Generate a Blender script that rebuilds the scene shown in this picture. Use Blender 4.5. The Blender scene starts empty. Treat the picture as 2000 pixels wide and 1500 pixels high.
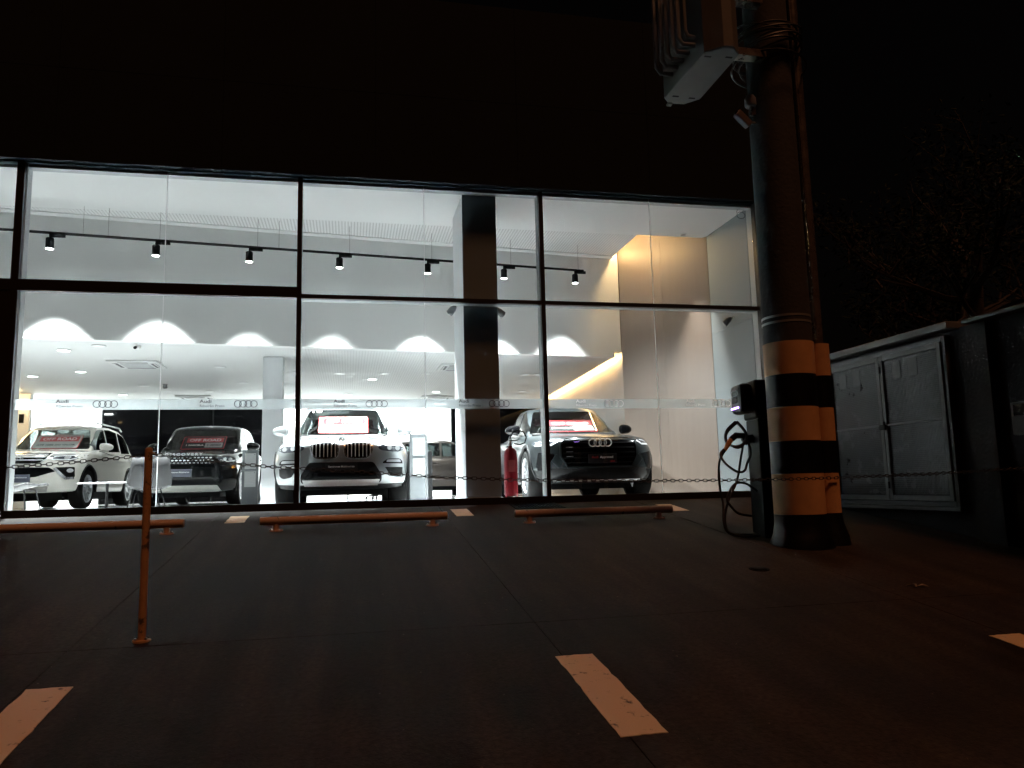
import bpy, bmesh, math, random
from mathutils import Vector, Matrix
from mathutils.bvhtree import BVHTree
R = math.radians
random.seed(7)
sc = bpy.context.scene
COL = sc.collection

# ------------------------------------------------------------------ camera, sky, street light, exposure
EYE = .25
cam_d = bpy.data.cameras.new('camera'); cam = bpy.data.objects.new('camera', cam_d); COL.objects.link(cam)
yaw, pitch, roll = R(12.08), R(7.53), R(-1.37)
fwd = Vector((math.sin(yaw) * math.cos(pitch), math.cos(yaw) * math.cos(pitch), math.sin(pitch)))
rgt = Vector((math.cos(yaw), -math.sin(yaw), 0)); up = rgt.cross(fwd)
r2 = math.cos(roll) * rgt + math.sin(roll) * up; u2 = -math.sin(roll) * rgt + math.cos(roll) * up
cam.matrix_world = Matrix(((r2.x, u2.x, -fwd.x, 0), (r2.y, u2.y, -fwd.y, -10.5), (r2.z, u2.z, -fwd.z, EYE), (0, 0, 0, 1)))
cam_d.sensor_width = 36; cam_d.lens = 1500 / 2000 * 36; cam_d.clip_end = 2000; cam_d.clip_start = .05
sc.camera = cam

SUN_EL, SUN_AZ = R(65), math.atan2(.40, -1.0)          # from behind the camera, a little to the right
w = bpy.data.worlds.new('World'); sc.world = w; w.use_nodes = True
nt = w.node_tree; bg = nt.nodes['Background']
sky = nt.nodes.new('ShaderNodeTexSky'); sky.sky_type = 'NISHITA'; sky.sun_disc = False
sky.sun_elevation = SUN_EL; sky.sun_rotation = SUN_AZ; sky.air_density = 1; sky.dust_density = 6
tint = nt.nodes.new('ShaderNodeMixRGB'); tint.blend_type = 'MULTIPLY'; tint.inputs[0].default_value = 1
tint.inputs[2].default_value = (1.0, .62, .40, 1)
nt.links.new(sky.outputs[0], tint.inputs[1]); nt.links.new(tint.outputs[0], bg.inputs[0])
bg.inputs[1].default_value = .00024

sun_d = bpy.data.lights.new('sun', 'SUN'); sun = bpy.data.objects.new('sun', sun_d); COL.objects.link(sun)
sun_d.energy = .315; sun_d.angle = R(11); sun_d.color = (1, .39, .173)
sdir = Vector((math.sin(SUN_AZ) * math.cos(SUN_EL), math.cos(SUN_AZ) * math.cos(SUN_EL), math.sin(SUN_EL)))
sun.rotation_euler = sdir.to_track_quat('Z', 'Y').to_euler()
sc.view_settings.view_transform = 'Standard'; sc.view_settings.look = 'None'
sc.view_settings.exposure = 1.15; sc.view_settings.gamma = 1
sc.render.engine = 'CYCLES'
cy = sc.cycles; cy.use_denoising = True; cy.max_bounces = 7; cy.transparent_max_bounces = 24
cy.sample_clamp_indirect = 6; cy.caustics_reflective = False; cy.caustics_refractive = False

# ------------------------------------------------------------------ materials
def lin(h):
    v = [int(h[i:i + 2], 16) / 255 for i in (0, 2, 4)]
    return tuple((c / 12.92 if c <= .04045 else ((c + .055) / 1.055) ** 2.4) for c in v)
MATS = {}
def M(name, col=(.5, .5, .5), rough=.5, metal=0, coat=0, emis=0, ecol=None, var=0, vscale=4, bump=0, bscale=40, spec=.5, flake=0):
    if name in MATS: return MATS[name]
    m = bpy.data.materials.new(name); MATS[name] = m; m.use_nodes = True
    n = m.node_tree.nodes; l = m.node_tree.links; b = n['Principled BSDF']
    b.inputs['Base Color'].default_value = (*col, 1); b.inputs['Roughness'].default_value = rough
    b.inputs['Metallic'].default_value = metal; b.inputs['Specular IOR Level'].default_value = spec
    b.inputs['Coat Weight'].default_value = coat; b.inputs['Coat Roughness'].default_value = .03
    if emis:
        b.inputs['Emission Color'].default_value = (*(ecol or col), 1); b.inputs['Emission Strength'].default_value = emis
    tc = n.new('ShaderNodeTexCoord')
    if var:
        no = n.new('ShaderNodeTexNoise'); no.inputs['Scale'].default_value = vscale; no.inputs['Detail'].default_value = 6
        no.inputs['Roughness'].default_value = .62
        mp = n.new('ShaderNodeMapRange'); mp.inputs[1].default_value = .3; mp.inputs[2].default_value = .7
        mp.inputs[3].default_value = 1 - var; mp.inputs[4].default_value = 1 + var
        mx = n.new('ShaderNodeMixRGB'); mx.blend_type = 'MULTIPLY'; mx.inputs[0].default_value = 1
        mx.inputs[1].default_value = (*col, 1)
        l.new(tc.outputs['Object'], no.inputs['Vector']); l.new(no.outputs[0], mp.inputs[0]); l.new(mp.outputs[0], mx.inputs[2])
        l.new(mx.outputs[0], b.inputs['Base Color'])
        mr = n.new('ShaderNodeMapRange'); mr.inputs[3].default_value = max(0, rough - .12); mr.inputs[4].default_value = min(1, rough + .12)
        l.new(no.outputs[0], mr.inputs[0]); l.new(mr.outputs[0], b.inputs['Roughness'])
    if bump:
        nb = n.new('ShaderNodeTexNoise'); nb.inputs['Scale'].default_value = bscale; nb.inputs['Detail'].default_value = 5
        bp = n.new('ShaderNodeBump'); bp.inputs['Strength'].default_value = bump; bp.inputs['Distance'].default_value = .01
        l.new(tc.outputs['Object'], nb.inputs['Vector']); l.new(nb.outputs[0], bp.inputs['Height']); l.new(bp.outputs[0], b.inputs['Normal'])
    return m

def glass_mat(name, tint_col, refl=1.0, rough=0.0):
    m = bpy.data.materials.new(name); MATS[name] = m; m.use_nodes = True
    n = m.node_tree.nodes; l = m.node_tree.links; n.remove(n['Principled BSDF'])
    out = n['Material Output']; tr = n.new('ShaderNodeBsdfTransparent'); tr.inputs[0].default_value = (*tint_col, 1)
    gl = n.new('ShaderNodeBsdfGlossy'); gl.inputs['Roughness'].default_value = rough; gl.inputs[0].default_value = (refl, refl, refl, 1)
    fr = n.new('ShaderNodeFresnel'); ge = n.new('ShaderNodeNewGeometry'); ma = n.new('ShaderNodeMath'); ma.operation = 'MULTIPLY_ADD'
    ma.inputs[1].default_value = 1 / 1.45 - 1.45; ma.inputs[2].default_value = 1.45          # same reflectance on both faces of a pane
    l.new(ge.outputs['Backfacing'], ma.inputs[0]); l.new(ma.outputs[0], fr.inputs[0])
    mx = n.new('ShaderNodeMixShader'); l.new(fr.outputs[0], mx.inputs[0]); l.new(tr.outputs[0], mx.inputs[1]); l.new(gl.outputs[0], mx.inputs[2])
    l.new(mx.outputs[0], out.inputs[0]); return m

def frost_mat(name, col, clear):
    m = bpy.data.materials.new(name); MATS[name] = m; m.use_nodes = True
    n = m.node_tree.nodes; l = m.node_tree.links; n.remove(n['Principled BSDF']); out = n['Material Output']
    tr = n.new('ShaderNodeBsdfTransparent'); tr.inputs[0].default_value = (.95, .97, .98, 1)
    tl = n.new('ShaderNodeBsdfTranslucent'); tl.inputs[0].default_value = (*col, 1)
    mx = n.new('ShaderNodeMixShader'); mx.inputs[0].default_value = 1 - clear
    l.new(tr.outputs[0], mx.inputs[1]); l.new(tl.outputs[0], mx.inputs[2]); l.new(mx.outputs[0], out.inputs[0]); return m

def perforated_mat(name, col, pitch, hole, dark=.12):
    m = M(name, col, .7); n = m.node_tree.nodes; l = m.node_tree.links; b = n['Principled BSDF']
    tc = n.new('ShaderNodeTexCoord'); sx = n.new('ShaderNodeSeparateXYZ'); l.new(tc.outputs['Object'], sx.inputs[0])
    def math_n(op, a, v=None):
        k = n.new('ShaderNodeMath'); k.operation = op; l.new(a, k.inputs[0])
        if v is not None:
            if hasattr(v, 'type'): l.new(v, k.inputs[1])
            else: k.inputs[1].default_value = v
        return k.outputs[0]
    sq = []
    for ax in (0, 1):
        f = math_n('FRACT', math_n('DIVIDE', sx.outputs[ax], pitch)); d = math_n('SUBTRACT', f, .5); sq.append(math_n('MULTIPLY', d, d))
    r2_ = math_n('ADD', sq[0], sq[1]); lt = math_n('LESS_THAN', r2_, hole * hole)
    mx = n.new('ShaderNodeMixRGB'); mx.inputs[1].default_value = (*col, 1); mx.inputs[2].default_value = (dark, dark, dark, 1)
    l.new(lt, mx.inputs[0]); l.new(mx.outputs[0], b.inputs['Base Color']); return m

def wood_mat(name, col):
    m = M(name, col, .45); n = m.node_tree.nodes; l = m.node_tree.links; b = n['Principled BSDF']
    tc = n.new('ShaderNodeTexCoord'); mp = n.new('ShaderNodeMapping'); mp.inputs['Scale'].default_value = (7, 7, .35)
    no = n.new('ShaderNodeTexNoise'); no.inputs['Scale'].default_value = 2.2; no.inputs['Detail'].default_value = 8
    rp = n.new('ShaderNodeMixRGB'); rp.inputs[1].default_value = (*[c * .91 for c in col], 1); rp.inputs[2].default_value = (*[min(1, c * 1.07) for c in col], 1)
    l.new(tc.outputs['Object'], mp.inputs[0]); l.new(mp.outputs[0], no.inputs['Vector']); l.new(no.outputs[0], rp.inputs[0]); l.new(rp.outputs[0], b.inputs['Base Color'])
    return m

def pavement_mat(name, col):
    m = M(name, col, .75, bump=.35, bscale=90, spec=.15); n = m.node_tree.nodes; l = m.node_tree.links; b = n['Principled BSDF']
    tc = n.new('ShaderNodeTexCoord')
    big = n.new('ShaderNodeTexNoise'); big.inputs['Scale'].default_value = .55; big.inputs['Detail'].default_value = 7; big.inputs['Roughness'].default_value = .6
    fine = n.new('ShaderNodeTexNoise'); fine.inputs['Scale'].default_value = 38; fine.inputs['Detail'].default_value = 4
    for k in (big, fine): l.new(tc.outputs['Object'], k.inputs['Vector'])
    r = n.new('ShaderNodeMapRange'); r.inputs[1].default_value = .3; r.inputs[2].default_value = .7; r.inputs[3].default_value = .35; r.inputs[4].default_value = 1.6
    f = n.new('ShaderNodeMapRange'); f.inputs[1].default_value = .3; f.inputs[2].default_value = .7; f.inputs[3].default_value = .6; f.inputs[4].default_value = 1.4
    l.new(big.outputs[0], r.inputs[0]); l.new(fine.outputs[0], f.inputs[0])
    k0 = n.new('ShaderNodeMath'); k0.operation = 'MULTIPLY'; l.new(r.outputs[0], k0.inputs[0]); l.new(f.outputs[0], k0.inputs[1])
    mp = n.new('ShaderNodeMapping'); mp.inputs['Scale'].default_value = (5.5, .35, 1); l.new(tc.outputs['Object'], mp.inputs[0])
    stk = n.new('ShaderNodeTexNoise'); stk.inputs['Scale'].default_value = 1; stk.inputs['Detail'].default_value = 5; l.new(mp.outputs[0], stk.inputs['Vector'])
    sr = n.new('ShaderNodeMapRange'); sr.inputs[1].default_value = .35; sr.inputs[2].default_value = .65; sr.inputs[3].default_value = .68; sr.inputs[4].default_value = 1.22; l.new(stk.outputs[0], sr.inputs[0])
    k = n.new('ShaderNodeMath'); k.operation = 'MULTIPLY'; l.new(k0.outputs[0], k.inputs[0]); l.new(sr.outputs[0], k.inputs[1])
    mx = n.new('ShaderNodeMixRGB'); mx.blend_type = 'MULTIPLY'; mx.inputs[0].default_value = 1; mx.inputs[1].default_value = (*col, 1)
    l.new(k.outputs[0], mx.inputs[2]); l.new(mx.outputs[0], b.inputs['Base Color'])
    rr = n.new('ShaderNodeMapRange'); rr.inputs[3].default_value = .62; rr.inputs[4].default_value = .88
    l.new(big.outputs[0], rr.inputs[0]); l.new(rr.outputs[0], b.inputs['Roughness']); return m

def worn_paint(name, col, under, amount=.42, scale=14):
    m = M(name, col, .6, bump=.2, bscale=80); n = m.node_tree.nodes; l = m.node_tree.links; b = n['Principled BSDF']
    tc = n.new('ShaderNodeTexCoord'); no = n.new('ShaderNodeTexNoise'); no.inputs['Scale'].default_value = scale; no.inputs['Detail'].default_value = 9; no.inputs['Roughness'].default_value = .7
    st = n.new('ShaderNodeMapRange'); st.inputs[1].default_value = amount - .05; st.inputs[2].default_value = amount + .02; st.inputs[3].default_value = 1; st.inputs[4].default_value = 0
    mx = n.new('ShaderNodeMixRGB'); mx.inputs[1].default_value = (*col, 1); mx.inputs[2].default_value = (*under, 1)
    l.new(tc.outputs['Object'], no.inputs['Vector']); l.new(no.outputs[0], st.inputs[0]); l.new(st.outputs[0], mx.inputs[0]); l.new(mx.outputs[0], b.inputs['Base Color'])
    return m

WHITE_WALL = M('white_wall', (.82, .83, .82), .6, var=.02, vscale=1.5)
CEIL = M('ceiling_white', (.85, .86, .86), .7)
PERF = perforated_mat('perforated_board', (.82, .83, .83), .05, .24, .34)
PERF_LOW = perforated_mat('perforated_board_low', (.68, .69, .69), .05, .2, .4)
GREYWALL = M('grey_blue_wall', (.19, .22, .235), .6, var=.03, vscale=2)
WOOD = wood_mat('pale_wood', (.195, .155, .128))
FRAME = M('dark_frame', (.018, .014, .012), .45, metal=.3)
FRAME_IN = M('frame_inner_grey', (.42, .44, .45), .4)
FASCIA = M('black_fascia', (.013, .018, .021), .9, var=.2, vscale=.6, spec=.08)
COLUMN_SHADED = M('column_shaded', (.27, .33, .38), .6)  # darker copy of the column white, shade of the front put into it
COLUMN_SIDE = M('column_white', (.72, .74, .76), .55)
FLOOR = M('porcelain_floor', (.80, .81, .81), .12, var=.04, vscale=2)
DARKGLASS = M('night_window', (.001, .001, .0012), .05, spec=.04)
GLASS = glass_mat('clear_glass', (.93, .96, .95), .55)
FROST = frost_mat('frosted_film', (.80, .84, .86), .35)
JOINT = frost_mat('silicone_joint', (.95, .97, .97), .1)
FILM_DARK = M('film_print_grey', (.06, .065, .07), .6)
FILM_BACKLIT = frost_mat('film_print_backlit', (1, 1, 1), .0)  # same print whitened, backlight put into its colour for the right bay
BLACK = M('black_plastic', (.003, .003, .0033), .6, spec=.08)
GLOSSBLACK = M('gloss_black', (.002, .002, .0024), .15, spec=.08)
RUBBER = M('tyre_rubber', (.004, .004, .004), .8, spec=.06)
CHROME = M('chrome', (.80, .81, .83), .22, metal=.9)
SILVER = M('brushed_silver', (.55, .56, .57), .35, metal=.9)
ALLOY = M('alloy_rim', (.50, .51, .53), .28, metal=.9)
LAMPGLASS = M('headlamp_lens', (.03, .034, .042), .22, spec=.35)
LAMPBRIGHT = M('headlamp_reflector', (.72, .74, .76), .35, metal=.3)
SEAT = M('seat_leather', (.01, .01, .01), .7, spec=.2)
CARGLASS = glass_mat('car_glass', (.72, .77, .76), .9)
SIDEGLASS = glass_mat('car_side_glass', (.14, .16, .16), .9)
RED = M('sign_red', lin('b3202a'), .4)
REDPAINT = M('extinguisher_red', (.13, .005, .009), .45, spec=.12)
PAPER = M('paper_white', (.36, .37, .37), .6)
SIGNBLACK = M('sign_black', (.008, .008, .009), .5, spec=.2)
TEXTW = M('text_white', (.8, .8, .8), .5)
TEXTB = M('text_black', (.02, .02, .02), .5)
TEXTRED = M('text_red', lin('a01c24'), .5)
PAVE = pavement_mat('forecourt_paving', (.0245, .020, .017))
GROUND = pavement_mat('street_asphalt', (.0165, .013, .011))
LINE = worn_paint('line_paint', (.66, .51, .31), (.07, .06, .05), .40, 11)
YELLOW = worn_paint('yellow_paint', (.44, .25, .12), (.05, .035, .025), .44, 12)
STOPYELLOW = worn_paint('wheel_stop_paint', (.48, .34, .25), (.05, .04, .03), .37, 16)
BAND_O = M('pole_band_yellow', (.60, .33, .15), .6, var=.12, vscale=5)
BAND_K = M('pole_band_black', (.004, .004, .0045), .35, var=.2, vscale=6)
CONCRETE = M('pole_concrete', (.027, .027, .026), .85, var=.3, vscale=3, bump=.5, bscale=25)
GALV = M('galvanised_pipe', (.30, .25, .21), .28, metal=.8, var=.2, vscale=8)
CHAIN = M('chain_steel', (.03, .028, .026), .45, metal=.6)
TANK = M('tank_grey', (.11, .11, .102), .55, var=.12, vscale=5)
CABLE = M('cable_black', (.008, .008, .008), .5)
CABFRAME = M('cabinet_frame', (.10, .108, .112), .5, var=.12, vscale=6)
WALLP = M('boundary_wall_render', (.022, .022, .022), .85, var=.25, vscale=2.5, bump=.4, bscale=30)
MESHG = M('cabinet_screen', (.026, .029, .031), .25, var=.2, vscale=5)
LEAF = M('leaf', (.018, .03, .018), .7, var=.3, vscale=9, spec=.1)
BARK = M('bark', (.03, .025, .02), .85, var=.3, vscale=8, bump=.5, bscale=20)
LED_WARM = M('led_warm', (1, .8, .55), .5, emis=48, ecol=(1, .64, .29))
LED_WHITE = M('led_white', (1, 1, 1), .5, emis=22, ecol=(.96, .98, 1))
LED_SOFT = M('downlight_glow', (1, 1, 1), .5, emis=5, ecol=(.97, .98, 1))
LED_PURPLE = M('led_purple', (.5, .3, 1), .5, emis=5, ecol=(.45, .22, 1))
SHELL = M('chair_shell', (.010, .010, .0105), .6, spec=.15)

# ------------------------------------------------------------------ mesh helpers
class MB:
    def __init__(self): self.v = []; self.f = []
    def add(self, vs, fs):
        o = len(self.v); self.v += [tuple(p) for p in vs]; self.f += [tuple(i + o for i in q) for q in fs]; return self
    def box(self, a, b):
        x0, y0, z0 = a; x1, y1, z1 = b
        return self.add([(x0, y0, z0), (x1, y0, z0), (x1, y1, z0), (x0, y1, z0), (x0, y0, z1), (x1, y0, z1), (x1, y1, z1), (x0, y1, z1)],
                        [(0, 3, 2, 1), (4, 5, 6, 7), (0, 1, 5, 4), (1, 2, 6, 5), (2, 3, 7, 6), (3, 0, 4, 7)])
    def prism(self, poly, z0, z1):                       # plan polygon, counter-clockwise
        n = len(poly)
        return self.add([(x, y, z0) for x, y in poly] + [(x, y, z1) for x, y in poly],
                        [tuple(reversed(range(n))), tuple(range(n, 2 * n))] + [(i, (i + 1) % n, n + (i + 1) % n, n + i) for i in range(n)])
    def lathe(self, prof, n=24, c=(0, 0), caps=True):    # (r, z) pairs going up
        vs = [(c[0] + r * math.cos(2 * math.pi * i / n), c[1] + r * math.sin(2 * math.pi * i / n), z) for r, z in prof for i in range(n)]
        fs = [(k * n + i, k * n + (i + 1) % n, (k + 1) * n + (i + 1) % n, (k + 1) * n + i) for k in range(len(prof) - 1) for i in range(n)]
        if caps: fs += [tuple(reversed(range(n))), tuple(range((len(prof) - 1) * n, len(prof) * n))]
        return self.add(vs, fs)
    def tube(self, pts, r, n=8, closed=False):
        pts = [Vector(p) for p in pts]; m = len(pts); rings = []; prev = None
        for i, p in enumerate(pts):
            a = pts[i - 1] if (i or closed) else p; b = pts[(i + 1) % m] if (i < m - 1 or closed) else p
            t = (b - a).normalized()
            if prev is None:
                ref = Vector((0, 0, 1)) if abs(t.z) < .9 else Vector((1, 0, 0)); u = t.cross(ref).normalized()
            else: u = (prev - t * prev.dot(t)).normalized()
            prev = u; v = t.cross(u); rr = r[i] if isinstance(r, (list, tuple)) else r
            rings.append([p + rr * (math.cos(2 * math.pi * k / n) * u + math.sin(2 * math.pi * k / n) * v) for k in range(n)])
        vs = [q for ring in rings for q in ring]; fs = []
        for i in range(m if closed else m - 1):
            j = (i + 1) % m
            fs += [(i * n + k, i * n + (k + 1) % n, j * n + (k + 1) % n, j * n + k) for k in range(n)]
        if not closed: fs += [tuple(reversed(range(n))), tuple(range((m - 1) * n, m * n))]
        return self.add(vs, fs)
    def xf(self, mat):
        self.v = [tuple(mat @ Vector(p)) for p in self.v]; return self
    def mesh(self, name, mat, smooth=False):
        me = bpy.data.meshes.new(name); me.from_pydata(self.v, [], self.f)
        bm = bmesh.new(); bm.from_mesh(me); bmesh.ops.recalc_face_normals(bm, faces=bm.faces); bm.to_mesh(me); bm.free()
        me.materials.append(mat)
        if smooth: shade(me)
        me.update(); return me
    def build(self, name, mat, parent=None, smooth=False, bevel=0):
        return link(name, self.mesh(name, mat, smooth), parent, bevel)
def shade(me, ang=38):
    me.polygons.foreach_set('use_smooth', [True] * len(me.polygons)); me.set_sharp_from_angle(angle=R(ang))
def link(name, me, parent=None, bevel=0):
    o = bpy.data.objects.new(name, me); COL.objects.link(o)
    if parent: o.parent = parent
    if bevel:
        m = o.modifiers.new('bevel', 'BEVEL'); m.width = bevel; m.segments = 2; m.limit_method = 'ANGLE'
    return o
def tag(o, label=None, cat=None, group=None, kind=None):
    if label: o['label'] = label
    if cat: o['category'] = cat
    if group: o['group'] = group
    if kind: o['kind'] = kind
    return o
def thing(name, label, cat, loc=(0, 0, 0), rot=(0, 0, 0), group=None):
    o = bpy.data.objects.new(name, None); COL.objects.link(o); o.location = loc
    o.rotation_euler = rot if isinstance(rot, tuple) else (0, 0, rot); o.empty_display_size = .2
    return tag(o, label, cat, group)
def box(name, a, b, mat, parent=None, bevel=0): return MB().box(a, b).build(name, mat, parent, bevel=bevel)
def clone(o, parent=None):
    c = o.copy(); COL.objects.link(c); c.parent = parent
    for ch in list(o.children): clone(ch, c)
    return c
def text(name, body, size, mat, parent=None, loc=(0, 0, 0), rot=(0, 0, 0), xs=1.0, bold=0, ext=.002, align='CENTER', shear=0, fit=0):
    cu = bpy.data.curves.new(name, 'FONT'); cu.body = body; cu.size = size; cu.align_x = align; cu.align_y = 'CENTER'
    cu.extrude = ext; cu.offset = bold; cu.shear = shear; cu.resolution_u = 3
    t = bpy.data.objects.new(name, cu); COL.objects.link(t)
    dg = bpy.context.evaluated_depsgraph_get(); me = bpy.data.meshes.new_from_object(t.evaluated_get(dg))
    bpy.data.objects.remove(t); me.name = name
    if fit:
        xx = [v.co.x for v in me.vertices]; xs = fit / (max(xx) - min(xx))
    for v in me.vertices: v.co.x *= xs
    me.materials.clear(); me.materials.append(mat)
    o = link(name, me, parent); o.location = loc; o.rotation_euler = rot; return o
def rings_mb(cx, cz, r, wire, y=0, step=1.55, n=28):
    m = MB()
    for k in range(4):
        c = cx + (k - 1.5) * r * step
        m.tube([(c + r * math.cos(2 * math.pi * i / n), y, cz + r * math.sin(2 * math.pi * i / n)) for i in range(n)], wire, 6, True)
    return m
def lamp(kind, name, loc, energy, color=(1, 1, 1), parent=None, aim=None, **kw):
    d = bpy.data.lights.new(name, kind); d.energy = energy; d.color = color
    for k, v in kw.items(): setattr(d, k, v)
    o = bpy.data.objects.new(name, d); COL.objects.link(o); o.location = loc
    if parent: o.parent = parent
    if aim is not None: o.rotation_euler = Vector(aim).to_track_quat('-Z', 'Y').to_euler()
    return o
ORD = ['first', 'second', 'third', 'fourth', 'fifth', 'sixth', 'seventh', 'eighth', 'ninth', 'tenth', 'eleventh', 'twelfth', 'thirteenth',
       'fourteenth', 'fifteenth', 'sixteenth', 'seventeenth', 'eighteenth', 'nineteenth', 'twentieth', 'twenty-first', 'twenty-second']

# ------------------------------------------------------------------ ground and forecourt
SL, G0 = .1148, .015
def gz(y): return G0 + SL * y if y > -12.6 else G0 + SL * -12.6
g = MB()
prof = [(400, -.06), (-.02, -.06), (-.03, gz(-.03) - .06), (-12.6, gz(-12.6) - .06), (-400, gz(-12.6) - .06)]
g.add([(x, y, z) for y, z in prof for x in (-400, 400)], [(2 * i, 2 * i + 1, 2 * i + 3, 2 * i + 2) for i in range(len(prof) - 1)])
tag(g.build('ground', GROUND), kind='structure')
fc = tag(bpy.data.objects.new('forecourt', None), kind='structure'); COL.objects.link(fc)
xs_j = [-12.6, -9.9, -7.1, -4.33, -1.56, 1.17, 3.93, 6.33]
ys_j = [-.125, -5.55, -12.55]
for i in range(len(xs_j) - 1):
    for j in range(2):
        x0, x1 = xs_j[i] + .0025, xs_j[i + 1] - .0025; y1, y0 = ys_j[j] - .003, ys_j[j + 1] + .003
        s0, s1 = (.04 * x0, .04 * x1) if j == 0 else (0, 0)
        m = MB(); cs = [(x0, y0), (x1, y0), (x1, y1), (x0, y1)]
        m.add([(x, y, gz(y) - .055) for x, y in cs] + [(x, y, gz(y)) for x, y in cs], [(0, 3, 2, 1), (4, 5, 6, 7), (0, 1, 5, 4), (1, 2, 6, 5), (2, 3, 7, 6), (3, 0, 4, 7)])
        m.build('paving_slab', PAVE, fc, bevel=.0025)
def ground_patch(name, pts, mat, parent, h=.004):
    m = MB(); n = len(pts)
    m.add([(x, y, gz(y) + .0005) for x, y in pts] + [(x, y, gz(y) + h) for x, y in pts],
          [tuple(reversed(range(n))), tuple(range(n, 2 * n))] + [(i, (i + 1) % n, n + (i + 1) % n, n + i) for i in range(n)])
    return m.build(name, mat, parent)
def ragged(x0, x1, y0, y1):
    pts = []
    def seg(a, b, k):
        for i in range(k):
            t = i / k; j = .004
            pts.append((a[0] + (b[0] - a[0]) * t + random.uniform(-j, j), a[1] + (b[1] - a[1]) * t + random.uniform(-j, j)))
    seg((x0, y0), (x1, y0), 8); seg((x1, y0), (x1, y1), 16); seg((x1, y1), (x0, y1), 8); seg((x0, y1), (x0, y0), 16)
    return pts
for x0, y0, y1 in ((-4.20, -1.05, -.52), (-1.40, -1.03, -.52), (1.29, -1.06, -.48), (4.06, -1.2, -.61),
                   (-1.545, -7.2, -6.15), (1.128, -7.245, -6.215), (3.79, -7.45, -6.395)):
    ground_patch('parking_line', ragged(x0, x0 + .215, y0, y1), LINE, fc)

# wheel stops: a painted tube on two short legs with base plates
def wheel_stop(x0, x1, y, label):
    t = thing('wheel_stop', label, 'wheel stop', ((x0 + x1) / 2, y, gz(y)), group='yellow tube wheel stops')
    h = (x1 - x0) / 2
    MB().tube([(-h, 0, .105), (-h + .003, 0, .105), (h - .003, 0, .105), (h, 0, .105)], [.042, .046, .046, .042], 18).build('rail', STOPYELLOW, t, smooth=True)
    for s in (-1, 1):
        leg = MB().lathe([(.034, .006), (.034, .075)], 14, (s * (h - .17), 0)).build('leg', STOPYELLOW, t, smooth=True)
        MB().lathe([(.075, -.012), (.075, .006), (.068, .009)], 16, (s * (h - .17), 0)).build('base_plate', STOPYELLOW, leg, smooth=True)
        for q in (-1, 1):
            MB().lathe([(.011, .008), (.011, .02), (.006, .024)], 6, (s * (h - .17) + q * .055, -.02)).build('bolt', SILVER, leg)
wheel_stop(-3.72, -1.72, -1.62, 'yellow tube wheel stop behind the thin yellow chain post')
wheel_stop(-.94, 1.10, -1.66, 'yellow tube wheel stop in front of the silver SUV')
wheel_stop(1.88, 3.82, -1.70, 'yellow tube wheel stop nearest the charging station, below the drain grate')

# drain grate and small covers
t = thing('drain_grate', 'black slatted drain grate in the paving at the foot of the column', 'drain', (2.46, -.36, gz(-.36)), (math.atan(SL), 0, 0))
MB().box((-.33, -.3, -.02), (.33, .3, .002)).build('pit', GLOSSBLACK, t)
f = MB()
for a, b in (((-.33, -.3), (.33, -.27)), ((-.33, .27), (.33, .3)), ((-.33, -.27), (-.30, .27)), ((.30, -.27), (.33, .27))): f.box((*a, .003), (*b, .012))
f.build('frame', BLACK, t)
for k in range(14):
    x = -.28 + k * .043; box('slat', (x - .009, -.268, .003), (x + .009, .268, .010), BLACK, t)
for x, y, lb in ((3.87, -.86, 'small round dark cover beside the parking line near the wheel stop'), (3.38, -4.46, 'small round dark cover in the paving in front of the utility pole')):
    t = thing('ground_cover', lb, 'cover', (x, y, gz(y)), (math.atan(SL), 0, 0), 'small round ground covers')
    MB().lathe([(.085, .001), (.085, .006), (.07, .007)], 24).build('ring', BLACK, t, smooth=True); MB().lathe([(.066, .001), (.066, .010), (.06, .011)], 24).build('lid', BLACK, t, smooth=True)
gt = MB(); rg = random.Random(21)
for _ in range(420):
    x, y = rg.uniform(-4.5, 6.2), rg.uniform(-9.0, -.3); q = rg.uniform(.003, .010); z = gz(y)
    gt.add([(x + q * rg.uniform(.6, 1), y, z + .001), (x, y + q * rg.uniform(.6, 1), z + .001), (x - q * rg.uniform(.6, 1), y, z + .001), (x, y - q * rg.uniform(.6, 1), z + .001), (x, y, z + q * .8)], [(0, 1, 4), (1, 2, 4), (2, 3, 4), (3, 0, 4), (3, 2, 1, 0)])
tag(gt.build('loose_grit', M('grit', (.10, .085, .07), .9)), 'loose grit scattered over the forecourt paving', 'grit', kind='stuff')
lf = MB()
for k in range(5):
    a = k * 1.3; lf.add([(0, 0, .006), (.05 * math.cos(a - .25), .05 * math.sin(a - .25), .016), (.085 * math.cos(a), .085 * math.sin(a), .008), (.05 * math.cos(a + .25), .05 * math.sin(a + .25), .018)], [(0, 1, 2, 3)])
o = lf.build('fallen_leaf', M('dry_leaf', (.30, .24, .18), .7)); o.location = (4.25, -5.25, gz(-5.25)); tag(o, 'pale dry fallen leaf on the paving below the cabinet', 'leaf')

# ------------------------------------------------------------------ showroom building
ZT, ZL = 4.507, 2.605
sh = thing('car_showroom', 'white lit car showroom with black fascia and tall glazed front', 'building')
XL, XR, YB = -9.6, 6.13, 12.3
box('floor', (XL, .09, -.05), (6.9, YB, 0), FLOOR, sh)
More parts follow.
